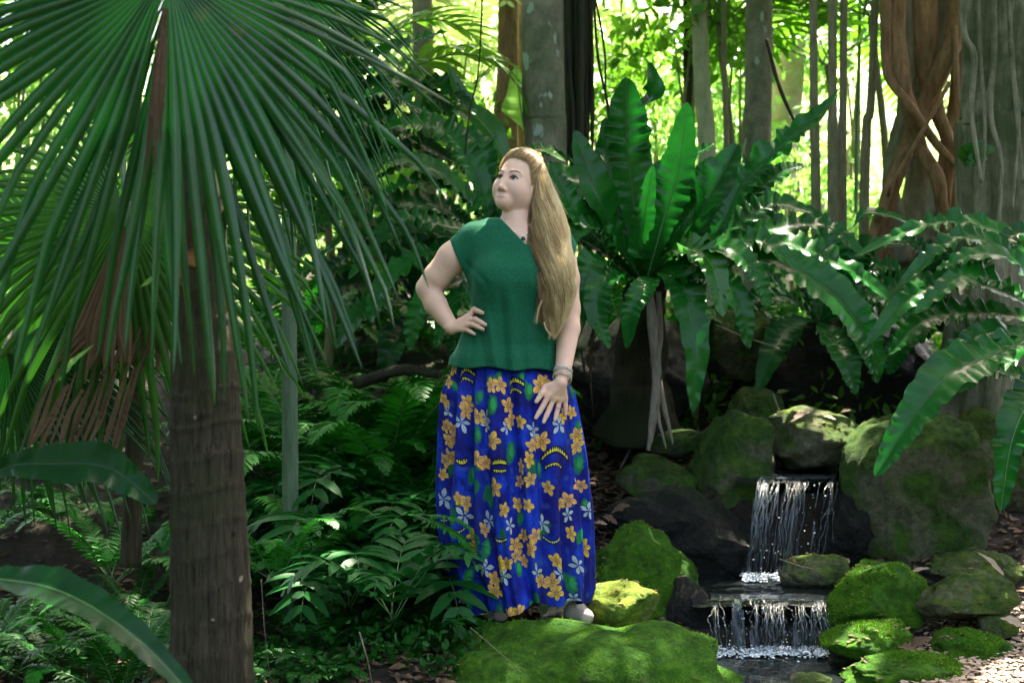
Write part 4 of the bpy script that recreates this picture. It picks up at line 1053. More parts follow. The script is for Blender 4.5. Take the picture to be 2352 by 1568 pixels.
def tree(name, label, xs, d, w0, w1, mat, top=8.0, flare=1.25, rough=0.05, lobes=0, sides=36, group='tree trunks behind the woman', crown=None, cat='tree', n=110):
    """xs: photo x at the ground, at the photo's y=300 and at the top of the frame; widths in photo units"""
    x, y, z = gz(xs[0], d)
    root = thing(name, label, cat, (x, y, z), group)
    ztop = 1 + 784 * K * d; zm = 1 + 484 * K * d
    X = lambda px: (px - 1176) * K * d
    h = [z - 0.15, z + 0.12, (z + zm) / 2, zm, ztop, top]
    slope = (X(xs[2]) - X(xs[1])) / max(ztop - zm, 0.1)
    px = [X(xs[0]), X(xs[0]), (X(xs[0]) + X(xs[1])) / 2, X(xs[1]), X(xs[2]), X(xs[2]) + slope * 0.4 * (top - ztop)]
    r0, r1 = w0 * K * d / 2, w1 * K * d / 2
    pts = [np.array([a, y, b]) for a, b in zip(px, h)]
    V, Q, T = tube(pts, [r0 * flare, r0 * 1.05, r0, (r0 + r1) / 2, r1, r1 * 0.7], n, sides, rough=rough, seed=len(label), nf=9)
    if lobes:
        C = crv(pts, n); ring = np.repeat(np.arange(n), sides); ang = np.tile(np.linspace(0, 2 * np.pi, sides, endpoint=False), n)
        zz = C[ring][:, 2]; k = np.clip(1 - (zz - z) / 1.3, 0, 1)
        f = 1 + (0.09 + 0.45 * k ** 1.6) * (np.maximum(0, np.sin(ang * lobes + zz * 0.7 + 0.5)) ** 1.2) + 0.05 * np.sin(ang * 13 + zz * 1.5) + 0.5 * k ** 2.2
        V[:n * sides] = C[ring] + (V[:n * sides] - C[ring]) * f[:, None]
    obj('trunk', V, [Q, T], M[mat], root)
    root['_top'] = top
    TREES.append((root, np.array([px[-1], y, top])))
    return root

main = tree('rainforest_tree', 'grey lichen-spotted trunk rising right behind the woman\'s head', (1262, 1252, 1246), 7.4, 100, 96, 'bark', rough=0.05, sides=48)
V = []
vine = thing('vine_curtain', 'curtain of dark stringy aerial roots hanging against the right side of the grey trunk', 'vines', P(1325, 560, 7.5))
rg = np.random.default_rng(14)
for i in range(34):
    x0 = rg.uniform(1292, 1352); x1 = x0 + rg.uniform(-14, 16); ye = rg.uniform(330, 560); dd = 7.45 + rg.uniform(-0.08, 0.15)
    V, Q, T = tube([P(x0, -260, dd), P((x0 + x1) / 2 + rg.uniform(-6, 6), 60, dd), P((x0 + x1) / 2 + rg.uniform(-8, 8), ye * 0.6, dd), P(x1, ye, dd)], [0.016, 0.014, 0.012, 0.003], 44, 7, rough=0.25, seed=i, nf=14)
    obj('aerial_root', V, [Q, T], M['bark_dark'], vine)
tree('rainforest_tree', 'straight brown-grey trunk in the upper left behind the toothed frond', (985, 978, 970), 8.6, 44, 46, 'bark_plain', rough=0.06)
tree('rainforest_tree', 'dim trunk low between the dark wavy fronds at the left', (820, 812, 790), 9.2, 62, 58, 'bark_plain', rough=0.06)
tree('peeling_tree', 'trunk with peeling orange-brown bark left of the grey lichen-spotted trunk', (1180, 1163, 1168), 9.6, 66, 46, 'bark_red', rough=0.14)
tree('rainforest_tree', 'reddish dark trunk squeezed between the peeling trunk and the grey trunk', (1205, 1200, 1185), 10.5, 46, 40, 'bark_red', rough=0.1)
tree('slender_tree', 'thin dark trunk at the left of the pale lit stem', (1586, 1584, 1580), 9.6, 24, 24, 'bark_dark')
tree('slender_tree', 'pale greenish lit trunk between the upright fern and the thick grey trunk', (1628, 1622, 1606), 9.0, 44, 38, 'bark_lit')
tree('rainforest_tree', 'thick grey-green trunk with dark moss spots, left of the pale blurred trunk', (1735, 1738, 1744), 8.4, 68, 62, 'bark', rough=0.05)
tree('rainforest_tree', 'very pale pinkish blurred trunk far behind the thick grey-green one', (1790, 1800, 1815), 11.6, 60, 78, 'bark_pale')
tree('cane_palm', 'leftmost of the thin brown canes at the right', (1880, 1872, 1868), 7.8, 24, 18, 'cane', group='thin canes in front of the bright clearing', flare=1.1)
tree('cane_palm', 'thicker cane standing close against another one', (1914, 1912, 1912), 7.7, 27, 20, 'cane', group='thin canes in front of the bright clearing', flare=1.1)
tree('cane_palm', 'slimmer cane touching the thicker one on its right side', (1936, 1935, 1938), 7.8, 20, 17, 'cane', group='thin canes in front of the bright clearing', flare=1.1)
tree('cane_palm', 'leaning cane next to the strangler fig', (1975, 1990, 2010), 7.8, 24, 18, 'cane', group='thin canes in front of the bright clearing', flare=1.1)
tree('slender_tree', 'very thin dark stem right of the pale lit stem', (1672, 1668, 1662), 8.8, 15, 12, 'cane', flare=1.1)
tree('palm_sapling', 'slim pale green stem standing just right of the fan palm trunk', (668, 662, 655), 5.3, 36, 26, 'palm_stem', group='slim green stems', flare=1.05)
tree('palm_sapling', 'thin pale blue-green pole in the bright clearing', (1962, 1968, 1975), 9.5, 9, 8, 'palm_stem', group='slim green stems', flare=1.0)
big = tree('fluted_tree', 'huge fluted trunk with spreading buttress at the right edge', (2330, 2300, 2300), 6.9, 215, 165, 'bark_big', lobes=5, sides=110, rough=0.06, n=160)
for i, (pts, r) in enumerate([
    ([(2215, -150), (2212, 60), (2238, 130), (2232, 260), (2255, 420)], 0.016), ([(2280, -150), (2284, 100), (2275, 260), (2300, 380), (2290, 560)], 0.013),
    ([(2310, -150), (2322, 120), (2340, 280), (2325, 480)], 0.010), ([(2240, -150), (2250, 90), (2262, 330), (2240, 560)], 0.009), ([(2335, -100), (2320, 60), (2330, 200), (2350, 420)], 0.012)]):
    V, Q, T = tube([P(x, y_, 6.45 - 0.001 * abs(y_ - 0) * 0.25) for x, y_ in pts], [r, r, r * 0.6], 60, 8, rough=0.15, seed=i)
    obj('creeper', V, [Q, T], M['bark_big'], big)

fig = thing('strangler_fig', 'strangler fig with orange-brown roots crossing over an open trunk, left of the fluted tree', 'tree', P(2120, 640, 7.7))
FR = [  # x,y,d triples and radii in photo units
    ([(2060, -200), (2058, 40), (2070, 170), (2092, 260), (2112, 340), (2150, 400), (2165, 480), (2185, 600)], 7.45, (30, 24, 22, 20, 18, 16)),
    ([(2215, -200), (2200, 40), (2170, 140), (2130, 230), (2085, 330), (2050, 430), (2020, 560), (2010, 640)], 7.6, (28, 26, 24, 24, 22, 24)),
    ([(2120, -200), (2122, 60), (2138, 200), (2178, 330), (2195, 450), (2170, 620)], 7.65, (40, 34, 26, 18, 20, 24)),
    ([(2080, -200), (2085, 100), (2080, 240), (2060, 330), (2045, 430), (2070, 600)], 7.7, (34, 30, 22, 20, 22, 34)),
    ([(2195, -200), (2200, 150), (2190, 260), (2172, 360), (2170, 480), (2200, 640)], 7.75, (24, 20, 18, 20, 20, 26)),
    ([(2030, -200), (2035, 60), (2042, 170), (2095, 250), (2150, 330), (2195, 380)], 7.4, (16, 15, 14, 13, 12, 8)),
    ([(2160, -200), (2158, 120), (2120, 220), (2100, 300), (2110, 420), (2100, 640)], 7.85, (44, 40, 34, 30, 40, 56)),
    ([(2100, 330), (2060, 380), (2030, 470), (2010, 520), (1990, 620)], 7.5, (10, 12, 12, 14)),
    ([(2180, 190), (2120, 300), (2050, 420), (2040, 450)], 7.38, (6, 6, 5, 4)),
    ([(2192, 60), (2198, 300), (2180, 420), (2170, 560)], 7.5, (9, 8, 9, 9)),
    ([(2150, 400), (2140, 480), (2130, 560), (2135, 650)], 7.5, (12, 20, 26, 30))]
for i, (pts, d, rr) in enumerate(FR):
    V, Q, T = tube([P(x, y_, d + 0.05 * math.sin(k * 2 + i)) for k, (x, y_) in enumerate(pts)], [0.84 * r * K * d for r in rr], 90, 18, rough=0.20, seed=i + 40, nf=10)
    obj('root', V, [Q, T], M['bark_red'] if i not in (3, 6, 10) else M['bark_plain'], fig)

# roots that hang from the big nest fern to the ground
rt = thing('hanging_roots', 'pale forked root hanging from the bird\'s nest fern down to the soil', 'roots', P(1510, 1040, 6.1))
for i, (pts, rr, d) in enumerate([
    ([(1492, 665), (1498, 740), (1508, 860), (1500, 960), (1488, 1035)], (6, 11, 13, 9, 5), 5.9),
    ([(1512, 670), (1515, 760), (1505, 840), (1525, 930), (1545, 1020)], (6, 9, 11, 7, 3), 5.92),
    ([(1505, 900), (1512, 960), (1530, 1030)], (7, 5, 2), 5.9)]):
    V, Q, T = tube([P(x, y_, d) for x, y_ in pts], [r * K * 6 for r in rr], 50, 9, rough=0.22, seed=i + 80, nf=9)
    obj('root', V, [Q, T], M['root'], rt)
for i, (pts, r, lb) in enumerate([
    ([(1372, 640), (1380, 760), (1410, 870), (1450, 950), (1455, 1010), (1425, 1075)], 4.2, 'long curved liana hanging in the dark gap right of the woman'),
    ([(1470, 665), (1450, 720), (1440, 800)], 2.0, 'short thin root under the bird\'s nest fern'),
    ([(1360, -120), (1372, 120), (1400, 260), (1408, 380)], 3.2, 'thin liana right of the stringy root curtain'),
    ([(1340, -120), (1385, 90), (1392, 220), (1405, 330)], 2.6, 'thinner liana crossing behind the upright fern tip'),
    ([(1112, -120), (1100, 150), (1078, 260), (1065, 400)], 2.2, 'thin dark liana hanging left of the peeling trunk'),
    ([(1760, 90), (1790, 200), (1830, 290)], 4.5, 'slanting branch in front of the very pale trunk'),
    ([(1345, 720), (1335, 800), (1350, 880)], 2.0, 'thin root close to the woman\'s left elbow')]):
    V, Q, T = tube([P(x, y_, 6.7) for x, y_ in pts], [r * K * 6.7, r * K * 6.7, r * K * 5], 40, 6, rough=0.15, seed=i)
    obj('liana', V, [Q, T], M['bark_dark'] if i != 0 else M['root'], label=lb, cat='liana')
for i in range(4):
    a = rg.uniform(1.0, 1.9) * (-1) ** i; bx = P(1482, 668, 6.15) + np.array([math.sin(a) * .10, -math.cos(a) * .10, 0]); o_ = np.array([math.sin(a), -math.cos(a), 0])
    l = rg.uniform(.3, .6)
    V, Q, _ = frond_mesh([bx, bx + o_ * .10 + [0, 0, -.10], bx + o_ * .13 + [0, 0, -l * .6], bx + o_ * rg.uniform(.05, .16) + [0, 0, -l]], rg.uniform(.04, .08), hint=tuple(o_ + [0, 0, .2]), rip=.16, freq=9, seed=i, n=40)
    obj('dead_frond', V, Q, M['dead_dark'], NEST0, attrs={'rnd': np.zeros(len(V)) + rg.uniform(0, .5)})
stump = thing('stump', 'dark rotten stump that carries the biggest bird\'s nest fern', 'stump', P(1480, 900, 6.6))
V, Q, T = tube([P(1470, 1010, 6.75), P(1470, 860, 6.7), P(1478, 740, 6.5), P(1482, 660, 6.3)], [0.20, 0.13, 0.10, 0.09], 50, 40, rough=0.3, seed=2, nf=5)
obj('trunk', V, [Q, T], M['bark_dark'], stump)
lg = np.random.default_rng(8)
V, Q, T = tube([P(820, 880, 6.6), P(920, 850, 6.4), P(1010, 860, 6.3)], [0.03, 0.028, 0.02], 30, 9, rough=0.2)
obj('fallen_branch', V, [Q, T], M['bark_dark'], label='fallen branch lying on the slope left of the woman\'s hip', cat='branch')
V, Q, T = tube([P(1335, 800, 5.9), P(1352, 750, 5.95), P(1378, 690, 6.0)], [0.02, 0.018, 0.010], 20, 8, rough=0.1)
obj('broken_stem', V, [Q, T], M['bark_plain'], label='yellowish slanting stem right beside her left arm', cat='stem')

# ------------------------------------------------------------------ bright middle and far foliage
def crown_leaves(c, rad, n, size, seed, clump=0.25, elong=0.42):
    rg = np.random.default_rng(seed)
    nc = max(6, n // 40)
    q = nrm(rg.normal(size=(nc, 3))) * rg.uniform(0.25, 1, nc)[:, None] ** 0.5
    cc = np.array(c) + q * np.array(rad)
    k = rg.integers(0, nc, n)
    p = cc[k] + rg.normal(size=(n, 3)) * clump * np.mean(rad)
    return leaves(p, size, rg, elong=elong)

def bush(px, py, d, w, h, depth, n, size, mat, label, group, seed, stem=True):
    c = P(px, py, d); x, y, z = gz(px, d)
    root = thing('bush', label, 'bush', (c[0], c[1], z), group)
    V, Q, r_ = crown_leaves(c, (w * K * d / 2, depth / 2, h * K * d / 2), int(n * 0.6), size, seed)
    o = obj('foliage', V, Q, M[mat], root, smooth=False, attrs={'rnd': r_}); o['kind'] = 'stuff'
    if stem and c[2] > z:
        rg = np.random.default_rng(seed)
        for i in range(3):
            a = c + np.array([rg.uniform(-0.2, 0.2), rg.uniform(-.2, .2), 0]) * w * K * d
            V, Q, T = tube([np.array([c[0] + rg.uniform(-.1, .1), c[1], z - 0.1]), (a + np.array([c[0], c[1], z])) / 2 + rg.normal(0, 0.05, 3), a], [0.02, 0.015, 0.006], 16, 5)
            obj('stem', V, [Q, T], M['cane'], root)
    return root

rg = np.random.default_rng(55)
G1 = 'bright leafy bushes at the edge of the clearing'
i = 0
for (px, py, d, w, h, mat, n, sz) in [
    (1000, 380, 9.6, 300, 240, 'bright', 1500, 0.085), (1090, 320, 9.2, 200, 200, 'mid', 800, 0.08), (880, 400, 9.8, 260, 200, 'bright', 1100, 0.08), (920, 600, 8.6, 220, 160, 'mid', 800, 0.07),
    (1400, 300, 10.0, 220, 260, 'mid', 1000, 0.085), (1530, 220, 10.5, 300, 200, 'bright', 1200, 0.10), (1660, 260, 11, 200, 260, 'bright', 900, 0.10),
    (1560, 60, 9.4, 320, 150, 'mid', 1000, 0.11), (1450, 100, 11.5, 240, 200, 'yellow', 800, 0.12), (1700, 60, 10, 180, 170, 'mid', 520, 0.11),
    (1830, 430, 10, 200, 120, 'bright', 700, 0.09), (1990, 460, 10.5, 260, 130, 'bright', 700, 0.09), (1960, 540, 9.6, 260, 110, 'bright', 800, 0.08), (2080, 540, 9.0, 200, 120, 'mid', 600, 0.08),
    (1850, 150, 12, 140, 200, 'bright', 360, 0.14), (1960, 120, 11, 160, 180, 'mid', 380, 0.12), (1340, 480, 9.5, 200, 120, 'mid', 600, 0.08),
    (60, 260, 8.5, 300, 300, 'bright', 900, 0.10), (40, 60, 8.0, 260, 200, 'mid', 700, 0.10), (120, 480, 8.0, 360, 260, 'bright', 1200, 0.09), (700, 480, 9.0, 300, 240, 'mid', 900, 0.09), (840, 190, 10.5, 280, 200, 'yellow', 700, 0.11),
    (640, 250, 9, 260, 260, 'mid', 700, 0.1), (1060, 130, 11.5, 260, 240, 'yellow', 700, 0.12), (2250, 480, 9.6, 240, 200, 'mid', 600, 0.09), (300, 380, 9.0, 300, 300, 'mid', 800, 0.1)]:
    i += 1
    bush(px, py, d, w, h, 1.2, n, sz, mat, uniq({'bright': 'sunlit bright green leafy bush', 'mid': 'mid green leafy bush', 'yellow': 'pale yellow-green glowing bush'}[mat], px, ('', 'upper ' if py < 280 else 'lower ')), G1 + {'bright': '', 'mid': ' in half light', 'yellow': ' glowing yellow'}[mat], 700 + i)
# far wall of trees in full sun: each a trunk and a crown
k = 0
for d, cnt, ysp in ((14.5, 8, (120, 440)), (19, 10, (20, 420)), (27, 11, (-40, 430))):
    for j in range(cnt):
        k += 1
        px = -150 + (2650 / cnt) * (j + rg.uniform(0.2, 0.8)); py = rg.uniform(*ysp)
        x, y, z = gz(px, d)
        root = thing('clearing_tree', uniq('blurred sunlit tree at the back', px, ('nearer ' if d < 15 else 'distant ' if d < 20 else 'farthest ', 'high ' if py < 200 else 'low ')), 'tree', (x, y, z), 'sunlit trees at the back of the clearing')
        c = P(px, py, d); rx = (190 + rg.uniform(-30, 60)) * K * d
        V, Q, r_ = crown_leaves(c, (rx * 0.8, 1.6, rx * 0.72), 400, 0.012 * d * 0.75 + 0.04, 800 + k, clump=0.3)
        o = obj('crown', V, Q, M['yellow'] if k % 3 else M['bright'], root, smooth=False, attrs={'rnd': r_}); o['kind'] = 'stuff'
        V, Q, T = tube([np.array([x, y, z - 0.2]), np.array([x + rg.uniform(-.3, .3), y, (z + c[2]) / 2]), c], [0.10, 0.08, 0.05], 20, 8, rough=0.08)
        obj('trunk', V, [Q, T], M['bark_plain'], root)
# sunlit low plants on the rising ground
c = on_ground(7000, lambda n, r: (r.uniform(-9, 9, n), r.uniform(4.0, 26, n)), rg); c[:, 2] += np.abs(rg.normal(0, 0.15, len(c)))
V, Q, r_ = leaves(c, 0.17, rg)
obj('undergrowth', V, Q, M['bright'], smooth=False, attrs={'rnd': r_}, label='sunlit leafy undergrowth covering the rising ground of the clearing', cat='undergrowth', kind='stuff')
# feather palm fronds in the light
fern_kind('palmleaf', 'mid', L=1.0, npair=22, pl=0.34, pw=0.045, arch=0.45, droop=0.5, detail=5)
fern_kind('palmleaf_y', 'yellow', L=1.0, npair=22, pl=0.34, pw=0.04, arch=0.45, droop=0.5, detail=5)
for j, (key, px, py, d, s, lb) in enumerate([
    ('palmleaf', 2000, 40, 8.6, 1.2, 'feather palm with dark green leaflets hanging above the canes'),
    ('palmleaf', 1900, 150, 9.4, 1.0, 'feather palm with bright leaflets left of the canes'),
    ('palmleaf_y', 1080, 200, 11.0, 1.6, 'pale yellow feather palm blurred behind the tall pointed leaf'),
    ('palmleaf_y', 850, 60, 11.0, 1.5, 'pale yellow feather palm in the upper left light'),
    ('palmleaf', 1650, 60, 9.0, 1.1, 'drooping feather palm at the top between the dark thin and the thick grey trunk'),
    ('palmleaf', 720, 330, 7.6, 1.2, 'feather palm with long leaflets right of the huge fan leaf'),
    ('palmleaf_y', 1480, 60, 12, 1.6, 'yellow-green feather palm at the top centre right')]):
    c = P(px, py, d); x, y, z = gz(px, d)
    root = thing('feather_palm', lb, 'palm', c, 'feather palms in the light')
    rgg = np.random.default_rng(j)
    for q in range(9):
        r, p = KINDS[key][q % 4]
        f = bpy.data.objects.new('frond', p); COL.objects.link(f); f.parent = root
        f.rotation_euler = (rgg.uniform(-0.2, 0.6), 0, q * 0.7 + rgg.uniform(-.3, .3)); f.scale = (s,) * 3
        g = bpy.data.objects.new('rachis', r); COL.objects.link(g); g.parent = f
    V, Q, T = tube([np.array([c[0] + 0.05, c[1], z - 0.1]), np.array([c[0] + 0.1, c[1], (z + c[2]) / 2]), c], [0.03, 0.025, 0.02], 24, 8, rough=0.05)
    obj('trunk', V, [Q, T], M['cane'], root)

# ------------------------------------------------------------------ unseen canopy of the near trees, shaped to shade and let sun through
far1 = tree('shade_tree', 'tree whose crown spreads above the palms at the left, out of the picture', (-900, -900, -880), 6.0, 120, 110, 'bark_plain', top=6.5, group='trees around the stream')
far2 = tree('shade_tree', 'tree whose crown spreads above the stream at the right, out of the picture', (3200, 3200, 3200), 5.0, 120, 110, 'bark_plain', top=6.5, group='trees around the stream')
owners = [main, big, far1, far2]
oc = [np.array([0.4, 2.2]), np.array([3.0, 2.0]), np.array([-4.6, 1.0]), np.array([4.5, -1.0])]
rg = np.random.default_rng(99)
NC = 5200
cl = np.stack([rg.uniform(-9, 9, NC), rg.uniform(-4.5, 5.6, NC), rg.uniform(4.6, 7.6, NC)], -1)
cl = cl[vnoise(cl * np.array([1.0, 1.0, 0.8]), 8) > -0.42]
cl = cl[~((cl[:, 1] < -1.2) & (cl[:, 0] > -1.6 + 0.25 * (cl[:, 1] + 1.2)) & (cl[:, 0] < 4.5))]
cc = np.repeat(cl, 9, 0) + rg.normal(size=(len(cl) * 9, 3)) * 0.17
targets = [(P(1236, 338, 5.08), -0.05), (P(1430, 1375, 5.0), 0.24), (P(1365, 1310, 5.0), 0.10), (P(2300, 1520, 4.5), 0.40), (P(2260, 1290, 5.4), 0.16), (P(2140, 1560, 4.6), 0.28), (P(2340, 720, 5.4), 0.06),
           (P(70, 450, 4.8), 0.08), (P(200, 520, 4.6), 0.05), (P(1500, 1400, 5.1), 0.10), (P(2300, 560, 5.6), 0.06), (P(1700, 560, 6.2), 0.15), (P(1300, 360, 5.7), 0.04), (P(1860, 960, 6.1), 0.16),
           (P(2300, 1060, 5.1), 0.14), (P(500, 480, 3.9), 0.12), (P(1640, 610, 5.7), 0.10)]
for tp, rad in targets:  # gaps cut along the sun's path so light reaches these spots
    v = cc - tp; along = v @ sun_dir; dist = np.linalg.norm(v - along[:, None] * sun_dir, axis=1)
    cc = cc[dist > rad * (1.0 + 0.35 * vnoise(cc[:len(dist)] * 5, 3)) + 0.10]
own = np.argmin(np.stack([np.linalg.norm(cc[:, :2] - o_, axis=1) for o_ in oc]), 0)
for k, o_ in enumerate(owners):
    V, Q, r_ = leaves(cc[own == k], 0.21, rg, flat=0.45, elong=0.5)
    oo = obj('crown', V, Q, M['canopy'], o_, smooth=False, attrs={'rnd': r_}); oo['kind'] = 'stuff'

# unseen forest leaf wall around the viewer, added to block low sky light
n = 15000
a = rg.uniform(math.radians(150), math.radians(390), n); rr_ = rg.uniform(8, 12, n)
c = np.stack([np.cos(a) * rr_ , -3.5 + np.sin(a) * rr_, rg.uniform(-0.2, 7.0, n)], -1)
c = c[(c[:, 2] < 4.4) | (c[:, 0] < -2.2)]
c = c[vnoise(c * 0.9, 12) > -0.25]
c = c[~((c[:, 1] > 1.0))]; c = c[~((c[:, 1] < -6) & (c[:, 0] > -3.5) & (c[:, 0] < 5) & (c[:, 2] > 1.3))]
V, Q, r_ = leaves(c, 0.42, rg, elong=0.6)
obj('unseen_leaf_wall', V, Q, M['canopy'], smooth=False, attrs={'rnd': r_}, label='unseen forest leaf wall added around the viewer to block low sky light', cat='undergrowth', kind='stuff')
# ================================================================== the woman
KP = K * 5.0
def B(px, py, y=0.0):
    """photo position of a body point -> metres, for a point y metres behind the plane she stands in"""
    d = 5.0 + y
    return np.array([(px - 1176) * K * d, y, 1 - (py - 784) * K * d])

def axis(parts):
    a = []
    for lo, hi, st in parts: a.append(np.arange(lo, hi - 1e-6, st))
    a.append(np.array([parts[-1][1]])); return np.concatenate(a)

class Field:
    def __init__(s, xs, ys, zs):
        s.ax = (xs, ys, zs); s.D = np.full((len(xs), len(ys), len(zs)), 0.3, np.float32)
    def win(s, lo, hi):
        sl = tuple(slice(max(0, np.searchsorted(a, l) - 1), np.searchsorted(a, h) + 1) for a, l, h in zip(s.ax, lo, hi))
        X = np.meshgrid(*[a[w] for a, w in zip(s.ax, sl)], indexing='ij')
        return sl, np.stack(X, -1).astype(np.float32)
    def add(s, fn, c, r, k=0.01, sub=False):
        c = np.atleast_2d(c); sl, X = s.win(c.min(0) - r - 2 * k - 0.01, c.max(0) + r + 2 * k + 0.01)
        if 0 in X.shape: return
        d = fn(X); a = s.D[sl]
        if sub:
            d = -d; h = np.clip(0.5 + 0.5 * (a - d) / k, 0, 1)            # smooth max
            s.D[sl] = d * (1 - h) + a * h + k * h * (1 - h)
        else:
            h = np.clip(0.5 + 0.5 * (a - d) / k, 0, 1)                    # smooth min
            s.D[sl] = a * (1 - h) + d * h - k * h * (1 - h)
    def cone(s, a, b, r1, r2, k=0.01, sub=False):
        a, b = np.asarray(a, np.float32), np.asarray(b, np.float32); ba = b - a
        def fn(X):
            h = np.clip(((X - a) @ ba) / max(ba @ ba, 1e-9), 0, 1)
            return np.linalg.norm(X - a - ba * h[..., None], axis=-1) - (r1 + (r2 - r1) * h)
        s.add(fn, np.array([a, b]), max(r1, r2), k, sub)
    def ell(s, c, r, k=0.01, M3=None, sub=False):
        c = np.asarray(c, np.float32); r = np.asarray(r, np.float32)
        def fn(X):
            q = X - c
            if M3 is not None: q = q @ M3.astype(np.float32)              # to local axes
            k0 = np.linalg.norm(q / r, axis=-1); k1 = np.linalg.norm(q / r ** 2, axis=-1) + 1e-9
            return k0 * (k0 - 1) / k1
        s.add(fn, c, r.max(), k, sub)
    def chain(s, pts, rad, k=0.01):
        for i in range(len(pts) - 1): s.cone(pts[i], pts[i + 1], rad[i], rad[i + 1], k)
    def mesh(s):
        D = s.D; S = D < 0; nx, ny, nz = D.shape
        c = np.zeros((nx - 1, ny - 1, nz - 1), np.int8)
        for i in (0, 1):
            for j in (0, 1):
                for k in (0, 1): c += S[i:nx - 1 + i, j:ny - 1 + j, k:nz - 1 + k]
        act = (c > 0) & (c < 8); I = np.argwhere(act); idx = np.full(c.shape, -1, np.int64); idx[act] = np.arange(len(I))
        ax = s.ax; acc = np.zeros((len(I), 3)); cnt = np.zeros(len(I))
        corners = [(i, j, k) for i in (0, 1) for j in (0, 1) for k in (0, 1)]
        for a in corners:
            for dim in range(3):
                if a[dim]: continue
                b = list(a); b[dim] = 1
                A = I + np.array(a); Bq = I + np.array(b)
                da = D[A[:, 0], A[:, 1], A[:, 2]]; db = D[Bq[:, 0], Bq[:, 1], Bq[:, 2]]
                m = (da < 0) != (db < 0); t = np.where(m, da / np.where(m, da - db, 1), 0)[:, None]
                pa = np.stack([ax[q][A[:, q]] for q in range(3)], -1); pb = np.stack([ax[q][Bq[:, q]] for q in range(3)], -1)
                acc += (pa + (pb - pa) * t) * m[:, None]; cnt += m
        V = acc / cnt[:, None]; Q = []
        for dim in range(3):
            o = [1 if q == dim else 0 for q in range(3)]
            sl0 = tuple(slice(0, n - o[q]) for q, n in enumerate(D.shape)); sl1 = tuple(slice(o[q], n) for q, n in enumerate(D.shape))
            E = np.argwhere(S[sl0] != S[sl1]); u, v = [q for q in range(3) if q != dim]
            ok = (E[:, u] > 0) & (E[:, v] > 0) & (E[:, u] < D.shape[u] - 1) & (E[:, v] < D.shape[v] - 1); E = E[ok]
            def cell(du, dv):
                e = E.copy(); e[:, u] -= du; e[:, v] -= dv; return idx[e[:, 0], e[:, 1], e[:, 2]]
            q = np.stack([cell(1, 1), cell(0, 1), cell(0, 0), cell(1, 0)], -1)
            ins = S[tuple(E.T)]
            flip = ins if dim != 1 else ~ins
            q = np.where(flip[:, None], q, q[:, ::-1]); Q.append(q)
        Q = np.concatenate(Q); Q = Q[(Q >= 0).all(1)]
        return V, Q

# ---- torso loft shared by body and top: photo y, centre x, half width (photo units), half depth (m)
TOR = np.array([(500, 1185, 60, .05), (520, 1183, 92, .075), (545, 1181, 108, .092), (580, 1180, 115, .115), (620, 1180, 112, .145), (650, 1178, 106, .155), (690, 1178, 99, .150),
                (720, 1177, 97, .142), (750, 1172, 103, .140), (790, 1164, 113, .142), (820, 1159, 122, .158), (870, 1158, 130, .172)], float)
TZ = 1 - (TOR[:, 0] - 784) * KP
def tor(z, col):
    return np.interp(-np.asarray(z), -TZ, TOR[:, col])
def torso_sdf(X, grow=0.0, gd=0.0, cy=0.02):
    z = X[..., 2]; cx = (tor(z, 1) - 1176) * KP; a = tor(z, 2) * KP + grow; b_ = tor(z, 3) + gd
    qx = (X[..., 0] - cx) / a; qy = (X[..., 1] - cy) / b_
    r = np.sqrt(qx ** 2 + qy ** 2 + 1e-9)
    g = np.sqrt((qx / a) ** 2 + (qy / b_) ** 2 + 1e-9)
    d = r * (r - 1) / g
    top = z - (1 - (508 - 784) * KP) - grow
    bot = (1 - (1000 - 784) * KP) - z
    return np.maximum(np.maximum(d, top), bot)

# ---- skirt surface
SK = np.array([(815, 1160, 104, .118), (850, 1160, 120, .135), (900, 1168, 146, .165), (950, 1171, 151, .172), (1050, 1177, 161, .19), (1150, 1180, 165, .20),
               (1220, 1184, 164, .205), (1290, 1192, 156, .21), (1378, 1206, 141, .215)], float)
SZ = 1 - (SK[:, 0] - 784) * KP
def sk(z, c): return np.interp(-np.asarray(z), -SZ, SK[:, c])
def skirt_front(x, z):
    cx = (sk(z, 1) - 1176) * KP; a = sk(z, 2) * KP; b_ = sk(z, 3)
    return 0.02 - b_ * np.sqrt(np.clip(1 - ((x - cx) / a) ** 2, 0.02, 1))
def top_front(x, z, g=0.006):
    cx = (tor(z, 1) - 1176) * KP; a = tor(z, 2) * KP + g; b_ = tor(z, 3) + g
    return 0.02 - b_ * np.sqrt(np.clip(1 - ((x - cx) / a) ** 2, 0.0, 1))

# ---- head frame
yaw, tilt, roll = R(32.5), R(16), R(-7)
HF = np.array([-math.sin(yaw) * math.cos(tilt), -math.cos(yaw) * math.cos(tilt), math.sin(tilt)])
HR = nrm(np.cross(HF, [0, 0, 1.0])) * -1           # towards her left (picture right)
HU = nrm(np.cross(HF, -HR)) * -1
if HU[2] < 0: HU = -HU
if HR[0] < 0: HR = -HR
cR, sR = math.cos(roll), math.sin(roll); HR, HU = HR * cR + HU * sR, HU * cR - HR * sR
HC = B(1190, 427, 0.03)
HM = np.stack([HR, HF, HU], 1)                     # columns: local axes in world
HS = 0.965
def H(r, f, u): return HC + (HR * r + HF * f + HU * u) * HS
def to_head(V): return ((V - HC) @ HM) / HS

